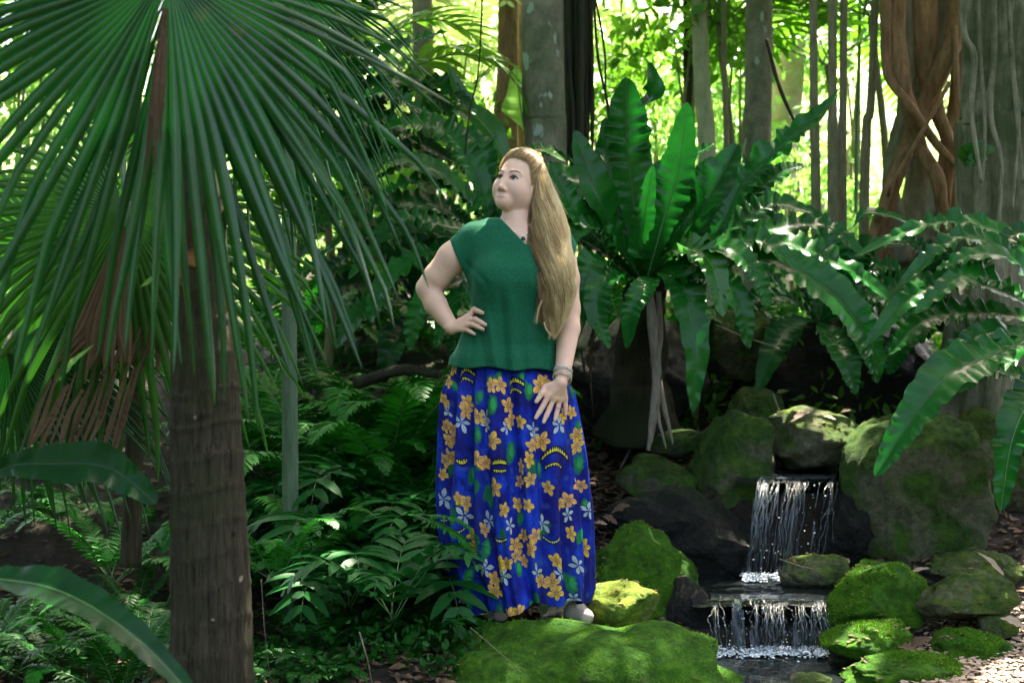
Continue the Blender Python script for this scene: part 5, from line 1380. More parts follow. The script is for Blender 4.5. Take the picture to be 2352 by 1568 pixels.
def build_body():
    xs = axis([(-0.37, -0.10, 0.0025), (-0.10, 0.115, 0.0017), (0.115, 0.28, 0.0025)])
    ys = axis([(-0.24, 0.20, 0.0026)])
    zs = axis([(-0.02, 0.66, 0.006), (0.66, 1.12, 0.0026), (1.12, 1.42, 0.0035), (1.42, 1.70, 0.0017)])
    F = Field(xs, ys, zs)
    # trunk of the body, a little inside the clothes
    F.add(lambda X: np.maximum(torso_sdf(X, -0.014, -0.014), (1 - (770 - 784) * KP) - X[..., 2]), np.array([B(1060, 500), B(1290, 1000)]), 0.16, 0.01)
    F.ell(B(1172, 815, .02), (.125, .10, .13), 0.04)
    F.cone(B(1095, 550, .02), B(1270, 556, .03), .050, .050, 0.03)
    F.cone(B(1190, 520, .035), B(1110, 540, .03), .038, .036, 0.03)
    F.cone(B(1190, 520, .035), B(1262, 542, .035), .038, .036, 0.03)
    F.cone(B(1192, 460, .035), B(1186, 520, .018), .054, .053, 0.012)
    F.cone(B(1186, 520, .018), B(1184, 556, .005), .053, .070, 0.03)
    F.cone(B(1168, 552, -.052), B(1104, 545, -.03), .010, .009, 0.02)       # collar bones
    F.cone(B(1206, 556, -.052), B(1262, 548, -.03), .010, .009, 0.02)
    F.cone(B(1185, 500, -.012), B(1192, 556, -.045), .022, .012, 0.02)
    # legs and feet
    for sx, ft in ((1130, B(1130, 1400, .03)), (1262, B(1300, 1396, .0))):
        F.cone(B(sx, 930, .03), (B(sx, 930, .03) + ft) / 2 + np.array([0, -.02, 0]), .095, .062, 0.03)
        F.cone((B(sx, 930, .03) + ft) / 2 + np.array([0, -.02, 0]), ft, .060, .036, 0.02)
    F.cone(B(1302, 1398, .0), B(1338, 1410, -.06), .032, .024, 0.015)
    F.cone(B(1128, 1400, .02), B(1142, 1408, -.06), .030, .024, 0.015)
    # arm on her right side, hand on the hip
    F.cone(B(1082, 560, .02), B(1040, 592, .02), .060, .054, 0.02)
    F.cone(B(1040, 592, .02), B(1003, 636, .03), .054, .047, 0.015)
    F.cone(B(1003, 636, .03), B(983, 662, .035), .047, .041, 0.012)
    F.cone(B(983, 662, .035), B(1001, 700, .01), .041, .039, 0.012)
    F.cone(B(1001, 700, .01), B(1038, 752, -.04), .039, .0255, 0.012)
    # the other arm
    F.cone(B(1284, 566, .03), B(1294, 640, .025), .054, .056, 0.02)
    F.cone(B(1294, 640, .025), B(1305, 708, .015), .055, .041, 0.015)
    F.cone(B(1305, 708, .015), B(1306, 755, -.015), .041, .040, 0.015)
    F.cone(B(1306, 755, -.015), B(1292, 862, -.115), .040, .0265, 0.01)
    # ---- hands: positions read from enlargements of the photograph
    Z3 = lambda a, b_: ((1750 + a / 6.273) / 1.7415, (1150 + b_ / 6.273) / 1.7415)
    Z4 = lambda a, b_: ((2050 + a / 5.227) / 1.7415, (1450 + b_ / 5.227) / 1.7415)
    def onto(fn, p, r, lift=0.0, lim=-0.02):
        q = B(*p); y = float(fn(q[0], q[2])) - r - lift
        y = min(y, lim); return B(p[0], p[1], y)
    def hand(fn, Z, wrist, knuck, fingers, thumb, rp, lim):
        w = B(*Z(*wrist[:2]), wrist[2])
        ks = [onto(fn, Z(*k), .012, .004, lim) for k in knuck]
        for i, k in enumerate(ks):
            F.cone(w, k, .0185, .0105 + (0.001 if i in (0, 1) else 0), 0.008)
        for i in range(3): F.cone(ks[i] * 0.9 + w * 0.1, ks[i + 1] * 0.9 + w * 0.1, .0105, .010, 0.008)
        for i, fg in enumerate(fingers):
            rr = [(.0093, .0084, .0066), (.0095, .0086, .0067), (.0090, .0082, .0064), (.0080, .0072, .0056)][i]
            q = [onto(fn, Z(*f), .008, 0.002, lim) for f in fg]
            F.cone(ks[i], q[0], .0100, rr[0], 0.004)
            mid = (q[0] + q[1]) / 2
            F.cone(q[0], mid, rr[0], rr[1], 0.003); F.cone(mid, q[1], rr[1], rr[2], 0.003)
            HAND.append((mid, q[1], rr[2]))
        if thumb:
            q = [onto(fn, Z(*f), .010, 0.003, lim) for f in thumb]
            F.cone(w, q[0], .016, .0125, 0.008); F.cone(q[0], q[1], .0122, .0105, 0.004); F.cone(q[1], q[2], .0105, .0075, 0.004)
            HAND.append((q[1], q[2], .0075))
        return ks
    tf = lambda x, z: top_front(x, z, 0.008)
    HK1[:] = hand(tf, Z3, (340, 1010, -.05), [(790, 720), (770, 830), (700, 930), (590, 1030)],
         [[(915, 545), (1130, 635)], [(945, 790), (1200, 930)], [(890, 925), (1140, 1045)], [(720, 1055), (925, 1165)]], None, 0, -0.062)
    HK2[:] = hand(lambda x, z: skirt_front(x, z) - 0.012, Z4, (1010, 420, -.135), [(735, 720), (850, 765), (975, 790), (1095, 765)],
         [[(625, 925), (490, 1150)], [(770, 965), (650, 1235)], [(945, 960), (885, 1190)], [(1108, 900), (1108, 1070)]],
         [(690, 520), (610, 650), (500, 810)], 0, -0.10)
    # ---- head
    F.ell(H(0, -.015, .040), (.0735, .092, .082), 0.01, HM)
    F.ell(H(0, .020, -.018), (.0655, .070, .078), 0.02, HM)
    F.cone(H(-.008, .068, -.0870), H(.008, .068, -.0870), .0158, .0158, 0.02)
    F.cone(H(0, .058, -.085), H(.048, .004, -.052), .017, .024, 0.025)
    F.cone(H(0, .058, -.085), H(-.048, .004, -.052), .017, .024, 0.025)
    for sd in (-1, 1):
        F.ell(H(.036 * sd, .050, -.032), (.024, .025, .026), 0.025, HM)         # cheek
        F.cone(H(.014 * sd, .081, .022), H(.042 * sd, .066, .020), .0070, .006, 0.012)
        F.ell(H(.031 * sd, .092, .000), (.0150, .0125, .0105), 0.010, HM, sub=True)
        F.ell(H(.0118 * sd, .0880, -.0485), (.0078, .010, .0068), 0.006, HM)      # wing of the nose
        F.ell(H(.040 * sd, .022, -.046), (.019, .030, .026), 0.03, HM)
        F.ell(H(.074 * sd, -.005, -.008), (.008, .017, .030), 0.006, HM)        # ear
    F.cone(H(0, .080, .014), H(0, .0990, -.042), .0068, .0082, 0.012)
    F.ell(H(0, .0995, -.0435), (.0098, .0098, .0080), 0.006, HM)
    F.ell(H(0, .063, -.074), (.022, .018, .020), 0.02, HM)                  # muzzle
    for sd in (-1, 1):
        F.cone(H(.020 * sd, .0755, -.0760), H(.004 * sd, .0845, -.0742), .0030, .0042, 0.003)      # lips
        F.cone(H(.018 * sd, .0755, -.0780), H(.003 * sd, .0832, -.0818), .0030, .0052, 0.003)
    for sd in (-1, 1):
        F.ell(H(.0072 * sd, .093, -.0530), (.0034, .006, .0026), 0.002, HM, sub=True)
        # eyelids over the ball, then the almond opening
        F.ell(H(.0305 * sd, .0665, .000), (.0165, .0158, .0152), 0.004, HM)
        F.ell(H(.0305 * sd, .084, -.0012), (.0172, .014, .0082), 0.002, HM, sub=True)
    return F
HAND, HK1, HK2 = [], [], []
F = build_body(); V, Q = F.mesh(); del F
person = thing('person', 'woman in green top and blue flowered skirt standing on a rock, hand on hip', 'person', (0.0, 0.0, 1 - (1422 - 784) * KP))
h = to_head(V)
g = lambda c, s: np.exp(-(((h - np.array(c)) / np.array(s)) ** 2).sum(1))
skin = np.array([0.87, 0.55, 0.40]); col = np.tile(skin, (len(V), 1))
def tint(w, c):
    global col
    w = np.clip(w, 0, 1)[:, None]; col = col * (1 - w) + np.array(c) * w
nz_ = fbm(V * 60, 2)
col = col * (1 + 0.03 * nz_)[:, None]
fr = np.clip((vnoise(V * 420, 5) - 0.55) * 3, 0, 1); tint(fr * 0.18, (0.48, 0.28, 0.18))
for sd in (-1, 1):
    tint(g((.042 * sd, .062, -.030), (.020, .05, .020)) * 0.30, (0.78, 0.44, 0.37))
    tint(g((.0305 * sd, .085, .0085), (.020, .03, .0065)) * 0.50, (0.42, 0.25, 0.21))
tint(g((0, .103, -.046), (.014, .02, .010)) * 0.35, (0.75, 0.37, 0.31))
lip = sstep(.070, .075, h[:, 1])
cup = .0008 * np.cos(h[:, 0] / .0035)
wu = np.clip(1 - (np.abs(h[:, 0]) / .0225) ** 2, 0, 1); mid = -.0782 + .0018 * (np.abs(h[:, 0]) / .022) ** 2
up_ = sstep(-.0008, .0006, h[:, 2] - mid) * sstep(.0066, .0052, (h[:, 2] - mid + cup) / np.maximum(wu, .05)) * (wu > .02)
lo_ = sstep(.0006, -.0008, h[:, 2] - mid) * sstep(.0088, .0068, -(h[:, 2] - mid) / np.maximum(wu, .05)) * (wu > .02)
tint(np.maximum(up_ * 0.62, lo_ * 0.50) * lip, (0.58, 0.27, 0.25))
tint(np.exp(-((h[:, 2] - mid) / .0011) ** 2) * (np.abs(h[:, 0]) < .0235) * 0.75 * lip, (0.20, 0.08, 0.07))
for sd in (-1, 1): tint(g((.0072 * sd, .090, -.0530), (.0036, .010, .0026)) * 0.8, (0.22, 0.09, 0.07))
body_mat, t, b, nn, L = newmat('skin')
vc = nn.new('ShaderNodeVertexColor'); vc.layer_name = 'col'; L.new(vc.outputs[0], b.inputs['Base Color'])
b.inputs['Roughness'].default_value = 0.48; b.inputs['Specular IOR Level'].default_value = 0.35
b.inputs['Subsurface Weight'].default_value = 0.2; b.inputs['Subsurface Radius'].default_value = (0.010, 0.004, 0.002); b.inputs['Subsurface Scale'].default_value = 1.0
nzb = N(t, 'ShaderNodeTexNoise', Scale=420.0, Detail=2.0); L.new(coords(t).outputs[0], nzb.inputs[0])
bp = N(t, 'ShaderNodeBump', Strength=0.12, Distance=0.002); L.new(nzb.outputs[0], bp.inputs['Height']); L.new(bp.outputs[0], b.inputs['Normal'])
obj('body', V, Q, body_mat, person, attrs={'col': col})

# eyes, brows, lashes
eye_m, t, b, nn, L = newmat('eye')
vc = nn.new('ShaderNodeVertexColor'); vc.layer_name = 'col'; L.new(vc.outputs[0], b.inputs['Base Color']); b.inputs['Roughness'].default_value = 0.12
Vi, Fi = ICO[5]
gaze = nrm(HF * 0.90 + HU * 0.20 - HR * 0.16)
for sd in (-1, 1):
    cth = Vi @ gaze
    c = np.where((cth > 0.87)[:, None], np.array([.07, .09, .085]), np.array([.72, .68, .66]))
    c = np.where((cth > 0.972)[:, None], np.array([.008, .008, .008]), c)
    c = np.where(((cth > 0.855) & (cth < 0.88))[:, None], np.array([.04, .05, .05]), c)
    obj('eyeball', H(.0305 * sd, .0660, 0) + Vi * 0.0140 * HS, Fi, eye_m, person, attrs={'col': c})
brow_m = plain('brow_hair', (0.10, 0.055, 0.03), 0.7)
lash_m = plain('lash', (0.02, 0.012, 0.01), 0.6)
def surf(r, u, off):      # point on the face surface straight ahead of (r,u)
    q = h; k = np.argsort((q[:, 0] - r) ** 2 + (q[:, 2] - u) ** 2 + (q[:, 1] < .03) * 1.0)[:6]
    return H(r, q[k, 1].max() + off, u)
for sd in (-1, 1):
    pts = [surf(sd * .0125, .0190, .0003), surf(sd * .022, .0238, .0003), surf(sd * .034, .0278, .0003), surf(sd * .044, .0262, .0003), surf(sd * .051, .0205, .0003)]
    V2, Q2, T2 = tube(pts, [.0015, .0026, .0025, .0017, .0006], 26, 7, rough=0.25, seed=3, flat=0.8)
    obj('eyebrow', V2, [Q2, T2], brow_m, person)
    pts = [H(sd * .0160, .0790, -.0002), H(sd * .0230, .0830, .0064), H(sd * .0305, .0842, .0086), H(sd * .0385, .0815, .0072), H(sd * .0475, .0730, .0006)]
    V2, Q2, T2 = tube(pts, [.0008, .0019, .0023, .0022, .0009], 26, 6)
    obj('eyelashes', V2, [Q2, T2], lash_m, person)
nail_m = plain('nail', (0.72, 0.50, 0.46), 0.2)
for a, e, r in HAND:
    dv = nrm(e - a); tow = nrm(np.array([0, -1, 0.25]) - dv * np.dot(dv, [0, -1, 0.25])); sdv = np.cross(dv, tow)
    Vn = ICO[3][0]; pn = e + dv * 0.001 + tow * r * 0.72
    obj('fingernail', pn + Vn[:, :1] * dv * .0062 + Vn[:, 1:2] * sdv * r * 0.66 + Vn[:, 2:] * tow * .0022, ICO[3][1], nail_m, person)

# ---- the green top
def build_top():
    F = Field(axis([(-0.27, 0.26, 0.0032)]), axis([(-0.22, 0.24, 0.004)]), axis([(0.86, 1.47, 0.0032)]))
    F.add(lambda X: torso_sdf(X, 0.004, 0.004), np.array([B(1040, 500), B(1300, 900)]), 0.2, 0.01)
    F.cone(B(1095, 550, .02), B(1270, 556, .03), .060, .060, 0.03)
    F.cone(B(1172, 528, .03), B(1112, 542, .025), .046, .046, 0.03)
    F.cone(B(1205, 528, .03), B(1262, 542, .03), .046, .046, 0.03)
    F.cone(B(1088, 562, .02), B(1036, 604, .02), .066, .069, 0.03)
    F.cone(B(1278, 562, .03), B(1310, 620, .03), .062, .066, 0.03)
    F.ell(B(1135, 640, -.080), (.062, .052, .060), 0.05); F.ell(B(1222, 642, -.080), (.060, .052, .060), 0.05)
    X = np.stack(np.meshgrid(*F.ax, indexing='ij'), -1).astype(np.float32); D = F.D
    x, y, z = X[..., 0], X[..., 1], X[..., 2]
    px = x / KP + 1176; py = 784 - (z - 1) / KP                 # pattern coordinates on the cloth
    k = sstep(560, 640, py)
    fold = 0.0
    for (a0, b0, a1, b1, w, amp) in [(1090, 690, 1122, 840, 11, -.010), (1112, 690, 1145, 845, 9, .009), (1150, 660, 1162, 848, 10, -.010), (1172, 650, 1185, 850, 12, .008), (1240, 680, 1225, 850, 12, -.007), (1262, 720, 1258, 850, 9, .008), (1200, 680, 1205, 850, 8, -.005),
                                     (1070, 600, 1120, 655, 8, -.005), (1085, 640, 1075, 720, 8, -.006), (1060, 800, 1052, 840, 8, .008), (1092, 770, 1080, 845, 8, -.008), (1285, 640, 1250, 700, 8, -.006), (1100, 560, 1140, 520, 5, -.003), (1075, 560, 1120, 512, 5, .003)]:
        tt = np.clip(((py - b0) / (b1 - b0)), 0, 1); cxp = a0 + (a1 - a0) * tt
        vis = sstep(-0.15, 0.35, (py - b0) / (b1 - b0)) * sstep(1.6, 1.0, (py - b0) / (b1 - b0))
        fold = fold + amp * np.exp(-((px - cxp) / w) ** 2) * vis
    fold = fold + 0.0045 * np.sin(px * 0.13 + 0.8 * np.sin(py * 0.02)) * sstep(720, 850, py)
    fold = fold + 0.0025 * vnoise(np.stack([px * 0.03, py * 0.018, y * 12], -1).reshape(-1, 3), 5).reshape(px.shape)
    D = D - fold * k * 1.0 - (fold * 0.6) * (1 - k)
    # sleeve openings
    def plane(pa, pb, keep_right):
        nx, nz = -(pb[1] - pa[1]), (pb[0] - pa[0]); l = math.hypot(nx, nz); dd = ((px - pa[0]) * nx + (py - pa[1]) * nz) / l * KP
        return dd if keep_right else -dd
    D = np.maximum(D, np.where((px < 1110) & (py < 660), plane((1032, 548), (1064, 624), True), -1))
    D = np.maximum(D, np.where((px > 1270) & (py < 660), plane((1326, 560), (1304, 640), False), -1))
    # neckline
    l1 = plane((1147, 500), (1208, 566), False); l2 = plane((1208, 566), (1268, 500), False)
    vee = np.maximum(-np.minimum(l1, l2), y - 0.05)
    D = np.maximum(D, -vee)
    nb = np.sqrt((x - B(1190, 500)[0]) ** 2 + (y - 0.035) ** 2) - 0.062
    D = np.maximum(D, -np.maximum(nb, (500 - 516) * 0 + (z - 2)))
    hem = 841 + 8 * sstep(1040, 1280, px) + 3 * np.sin(px * 0.06)
    D = np.maximum(D, (py - hem) * KP)
    F.D = D.astype(np.float32)
    return F
F = build_top(); V, Q = F.mesh()
TOPV = V
m, t, b, nn, L = newmat('green_knit')
b.inputs['Base Color'].default_value = (0.004, 0.115, 0.052, 1); b.inputs['Roughness'].default_value = 0.85; b.inputs['Specular IOR Level'].default_value = 0.2
b.inputs['Sheen Weight'].default_value = 0.35; b.inputs['Sheen Tint'].default_value = (0.2, 0.7, 0.45, 1); b.inputs['Sheen Roughness'].default_value = 0.4
nz1 = N(t, 'ShaderNodeTexNoise', Scale=260.0, Detail=3.0); L.new(coords(t, (1, 1, 0.6)).outputs[0], nz1.inputs[0])
rp = ramp(t, [(0.3, (0.003, 0.085, 0.040)), (0.7, (0.006, 0.15, 0.072))]); L.new(nz1.outputs[0], rp.inputs[0]); L.new(rp.outputs[0], b.inputs['Base Color'])
bp = N(t, 'ShaderNodeBump', Strength=0.4, Distance=0.002); L.new(nz1.outputs[0], bp.inputs['Height']); L.new(bp.outputs[0], b.inputs['Normal'])
obj('top', V, Q, m, person)

# ---- the flowered skirt
rs = np.random.default_rng(31)
th = np.concatenate([np.linspace(-100, 100, 620), np.linspace(100, 260, 90)[1:-1]]); th = np.radians(th)   # 0 = front
NR = 520; zt = np.linspace(SZ[0], SZ[-1], NR)
TH, ZZ = np.meshgrid(th, zt)
cx = (sk(ZZ, 1) - 1176) * KP; a_ = sk(ZZ, 2) * KP; b_ = sk(ZZ, 3)
down = (SZ[0] - ZZ) / (SZ[0] - SZ[-1])
ple = np.zeros_like(TH)
for (c0, w0, am, st) in [(-78, 6, .9, .0), (-62, 5, -1, .0), (-50, 7, 1.1, .05), (-38, 4, -1.4, .0), (-30, 6, .8, .1), (-20, 4, -1.2, .0), (-9, 6, .9, .0), (2, 4, -1.5, .0), (12, 7, .8, .15), (24, 4, -1.0, .25), (33, 6, .7, .2), (44, 5, -.9, .3), (54, 6, .9, .2), (66, 5, -1, .2), (78, 6, 1, .1)]:
    w = R(w0) * (1 + 0.7 * down); c = R(c0 + 3 * math.sin(c0) * 1.0) + 0.05 * np.sin(down * 5 + c0)
    ple += am * np.exp(-((TH - c) / w) ** 2) * np.clip((down - st) * 3 + 0.35, 0.15, 1)
gat = np.sin(TH * 46 + 2 * np.sin(TH * 7)) * np.exp(-down * 5)
r_off = 0.029 * ple * (0.5 + 0.6 * down) + 0.0055 * np.sin(TH * 34 + 2.5 * np.sin(TH * 5) + 1.2 * np.sin(down * 4)) * (0.4 + 0.8 * down) + 0.0035 * gat + 0.003 * fbm(np.stack([TH.ravel() * 5, ZZ.ravel() * 5, 0 * TH.ravel()], -1), 4).reshape(TH.shape)
Xs = cx + (a_ + r_off) * np.sin(TH); Ys = 0.02 - (b_ + r_off) * np.cos(TH)
hem = 0.012 * np.sin(TH * 3 + 0.5) + 0.01 * np.sin(TH * 9)
Zs = ZZ + hem * down ** 6 + np.where(down > .9, (Xs - 0.02) * 0.06 * (down - .9) * 10, 0)
V = np.stack([Xs.ravel(), Ys.ravel(), Zs.ravel()], -1)
PX = V[:, 0] / KP + 1176; PY = 784 - (ZZ.ravel() - 1) / KP
# cloth coordinate: arc length round the waistline, scaled back to photo units at mid height
arc = np.cumsum(np.hypot(np.diff(Xs, axis=1, prepend=Xs[:, :1]), np.diff(Ys, axis=1, prepend=Ys[:, :1])), 1)
i0 = 309; arc = (arc - arc[:, i0:i0 + 1])
U = (arc / KP).ravel(); W_ = PY
def uv_at(px, py):
    r = int(np.clip((py - SK[0, 0]) / (SK[-1, 0] - SK[0, 0]) * (NR - 1), 0, NR - 1))
    row = PX.reshape(NR, -1)[r, 60:560]; k = 60 + int(np.argmin(np.abs(row - px)))
    return U.reshape(NR, -1)[r, k], py
Z5 = lambda a, b_: ((1700 + a / 1.4257) / 1.7415, (1400 + b_ / 1.4257) / 1.7415)
col = np.tile(np.array([0.003, 0.020, 0.33]), (len(V), 1))
q = np.stack([U * 0.028, W_ * 0.022, 0 * U], -1)
sw = fbm(q, 3, 4); sw2 = np.abs(fbm(q * 1.3 + 5, 8, 3))
def paint(w, c):
    global col
    w = np.clip(w, 0, 1)[:, None]; col = col * (1 - w) + np.asarray(c) * w
paint(np.clip(sw * 1.4, 0, 1) * 0.8, (0.005, 0.06, 0.60)); paint(np.clip(-sw * 1.6, 0, 1) * 0.75, (0.010, 0.008, 0.13))
paint((sw2 < 0.045) * 0.65, (0.004, 0.006, 0.08)); paint(np.clip(vnoise(q * 2.2, 17) - 0.55, 0, 1) * 1.5, (0.05, 0.14, 0.5))
def near(u, v, r):
    return np.where((np.abs(U - u) < r) & (np.abs(W_ - v) < r))[0]
def blot(u, v, c, r, ang, el=1.9):
    k = near(u, v, r * 2.2); du, dv = U[k] - u, W_[k] - v; a, b = math.cos(ang), math.sin(ang)
    s, t_ = (du * a + dv * b) / el, -du * b + dv * a
    e = np.hypot(s, t_) / r + 0.25 * vnoise(np.stack([U[k] * .15, W_[k] * .15, 0 * k], -1), 2)
    w = np.clip((1 - e) * 3, 0, 1)
    vein = 0.25 * np.sin(s * 1.6 + np.abs(t_) * 1.2)
    col[k] = col[k] * (1 - w[:, None]) + np.array(c) * (1 + vein)[:, None] * w[:, None]
def flower(u, v, r, ang, white=False):
    k = near(u, v, r * 1.5); sq = rs.uniform(0.75, 1.1); du, dv = (U[k] - u) / sq, W_[k] - v
    rr = np.hypot(du, dv) / (r * (1.12 + 0.16 * np.sin(np.arctan2(dv, du) * 2 + ang * 3))); an = np.arctan2(dv, du) - ang
    ph = ((an / (2 * np.pi) * 5) % 1) - 0.5                       # -0.5..0.5 across a petal
    skew = ph - 0.12 * (rr - 0.5)
    lim = (np.clip(np.sin(np.clip(rr, 0, 1) ** 0.9 * np.pi * 0.95 + 0.10), 0, 1) ** 0.9) * (0.30 if white else 0.44)
    inside = (np.abs(skew) < lim) & (rr < 1)
    core = (rr < 0.14) & True
    if white:
        line = (np.abs(skew) < lim + 0.085) & (rr < 1.1) & ~inside
        col[k[line]] = (0.01, 0.015, 0.05)
        cw = np.array([0.62, 0.74, 0.80]); m_ = inside; col[k[m_]] = cw * (0.75 + 0.35 * (np.abs(skew[m_]) * 2))[:, None]
        m_ = (np.abs(skew) < 0.03) & (rr < 0.6); col[k[m_]] = (0.10, 0.16, 0.22)
    else:
        m_ = inside | core
        sh = np.clip(0.55 + 0.9 * (skew / np.maximum(lim, .05)), 0, 1)[:, None]
        tn = rs.uniform(0, 1); c = np.array([0.66, 0.32, 0.03 + 0.07 * tn]) * (1 - sh) + np.array([0.95, 0.62 - 0.12 * tn, 0.04 + 0.08 * tn]) * sh
        c = c * (1 - 0.35 * np.exp(-(rr / 0.3) ** 2))[:, None]
        rim = (skew < -lim * 0.72) & (rr > 0.3); c[rim] = (0.90, 0.62, 0.36)
        red = np.exp(-((rr - 0.35) / 0.2) ** 2) * np.exp(-(ph / 0.12) ** 2) * 0.6
        c = c * (1 - red[:, None]) + np.array([0.5, 0.12, 0.02]) * red[:, None]
        ed = (~inside) & (np.abs(skew) < lim + 0.05) & (rr < 1.06); col[k[ed]] = (0.05, 0.03, 0.06)
        col[k[m_]] = c[m_]
def band(u, v, hw, arch, n, up, c=(0.85, 0.75, 0.04), size=9):
    k = near(u, v, hw * 1.2 + 14); du, dv = U[k] - u, W_[k] - v
    yv = dv + arch * (1 - (du / hw) ** 2) * 14
    dark = (np.abs(yv) < size * 0.95) & (np.abs(du) < hw * 1.08); col[k[dark]] = (0.006, 0.008, 0.05)
    f = ((du / hw + 1) / 2 * n) % 1; tri = 1 - np.abs(f - 0.5) * 2
    amp = size * (0.55 + 0.45 * np.cos(du / hw * 1.4)); t_ = (yv * up + size * 0.35) / amp
    m_ = (t_ > 0) & (t_ < tri * 1.0) & (np.abs(du) < hw); col[k[m_]] = c
for (x, y, s) in [(315, 260, 15), (590, 225, 17), (385, 300, 18), (305, 470, 15), (490, 560, 20), (870, 430, 11), (640, 660, 15), (870, 640, 20), (285, 690, 20), (385, 820, 20), (545, 925, 15), (885, 1030, 18), (355, 1090, 20), (530, 1200, 14), (825, 1310, 22), (240, 1350, 24), (430, 1435, 16), (600, 1445, 18), (170, 200, 14), (420, 150, 12), (545, 150, 12), (180, 1100, 14), (255, 1240, 18), (905, 870, 12)]:
    u, v = uv_at(*Z5(x, y)); blot(u, v, (0.006, 0.20, 0.055), s * 0.75, R(100 + rs.uniform(-25, 25))); blot(u + 3, v - 2, (0.02, 0.36, 0.10), s * 0.42, R(95))
for _ in range(22):
    u, v = uv_at(1176 + rs.uniform(-150, 160), rs.uniform(850, 1370)); blot(u, v, (0.005, 0.16, 0.05), rs.uniform(7, 13), R(100 + rs.uniform(-25, 25)))
for (x, y, hw, ar, n, up) in [(237, 140, 46, 1, 8, -1), (237, 185, 40, .8, 6, 1), (515, 190, 44, .7, 8, -1), (515, 240, 40, .7, 6, 1), (218, 605, 28, -.5, 5, -1), (430, 618, 40, .2, 8, -1), (430, 662, 36, 0, 6, 1), (742, 600, 78, 1.5, 12, -1), (735, 655, 55, .8, 8, 1), (430, 1028, 42, -.4, 8, 1), (715, 1030, 50, -.8, 9, 1), (695, 1440, 42, -.4, 8, 1), (360, 1422, 36, -.2, 7, 1), (190, 985, 40, -.6, 7, 1), (110, 945, 30, -.6, 5, 1)]:
    u, v = uv_at(*Z5(x, y)); small = up == 1
    band(u, v, hw / 1.4257 / 1.7415 * 1.15, ar, n, up, (0.85, 0.75, 0.04) if y < 900 else (0.75, 0.72, 0.35), 5.5 if small else 9.5)
for (x, y) in [(138, 350), (215, 400), (360, 410), (465, 425), (615, 440), (760, 415), (110, 840), (230, 915), (370, 940), (485, 960), (665, 960), (805, 915), (345, 1200), (450, 1225), (635, 1235), (765, 1230), (930, 905), (865, 1200), (840, 1410), (205, 1395), (355, 375), (620, 478), (255, 1410)]:
    u, v = uv_at(*Z5(x, y)); flower(u, v, rs.uniform(16, 21), rs.uniform(0, 6.3), True)
for (x, y) in [(378, 195), (432, 192), (130, 175), (140, 95), (245, 292), (240, 335), (305, 368), (120, 430), (655, 190), (682, 172), (480, 308), (490, 388), (540, 395), (385, 498), (660, 505), (612, 522), (862, 478), (860, 542), (135, 510), (172, 500), (150, 600), (118, 622), (300, 600), (350, 622), (590, 600), (545, 640), (540, 722), (595, 708), (400, 755), (695, 758), (848, 742), (888, 765), (200, 822), (242, 845), (455, 872), (530, 850), (582, 850), (760, 855), (812, 832), (285, 1030), (345, 985), (560, 1020), (625, 1018), (825, 1020), (512, 1068), (600, 1092), (520, 1125), (562, 1165), (428, 1160), (468, 1158), (290, 1095), (745, 1160), (400, 1258), (402, 1322), (722, 1275), (740, 1340), (658, 1285), (540, 1412), (482, 1422), (832, 350), (782, 362), (100, 700), (160, 440), (905, 1110), (880, 1250), (110, 280)]:
    u, v = uv_at(*Z5(x, y)); flower(u, v, rs.uniform(15, 19.5), rs.uniform(0, 6.3))
dull = np.clip(fbm(np.stack([U * 0.02, W_ * 0.03, 0 * U], -1), 21), 0, 1)[:, None] * 0.45; col = col * (1 - dull) + np.array([0.01, 0.04, 0.14]) * dull
col *= (0.92 + 0.16 * vnoise(np.stack([U * 0.9, W_ * 0.9, 0 * U], -1), 6))[:, None]
m, t, b, nn, L = newmat('flowered_skirt_cloth')
vc = nn.new('ShaderNodeVertexColor'); vc.layer_name = 'col'; L.new(vc.outputs[0], b.inputs['Base Color']); b.inputs['Roughness'].default_value = 0.8; b.inputs['Specular IOR Level'].default_value = 0.2
wv = N(t, 'ShaderNodeTexNoise', Scale=300.0, Detail=2.0); L.new(coords(t, (1, 1, 0.25)).outputs[0], wv.inputs[0])
bp = N(t, 'ShaderNodeBump', Strength=0.4, Distance=0.002); L.new(wv.outputs[0], bp.inputs['Height']); L.new(bp.outputs[0], b.inputs['Normal'])
obj('skirt', V, gridq(NR, len(th), True), m, person, attrs={'col': col})

# ---- shoes
shoe_m = plain('shoe', (0.42, 0.34, 0.31), 0.7, nscale=120, var=0.12)
for a, c, e in ((B(1302, 1396, .01), B(1322, 1404, -.03), B(1346, 1416, -.085)), (B(1128, 1398, .02), B(1136, 1402, -.02), B(1150, 1410, -.08))):
    F = Field(axis([(min(a[0], e[0]) - .06, max(a[0], e[0]) + .06, .0035)]), axis([(-.16, .08, .0035)]), axis([(-.06, .12, .0035)]))
    F.cone(a, c, .036, .037, .02); F.cone(c, e, .036, .027, .02)
    F.add(lambda X: -(X[..., 2] - (-0.0)) * 1.0 + (e[2] - .020), np.array([a, e]), 0.1, 0.006) if False else None
    F.D = np.maximum(F.D, (e[2] - .022) - np.stack(np.meshgrid(*F.ax, indexing='ij'), -1)[..., 2]).astype(np.float32)
    V, Q = F.mesh(); obj('shoe', V, Q, shoe_m, person)

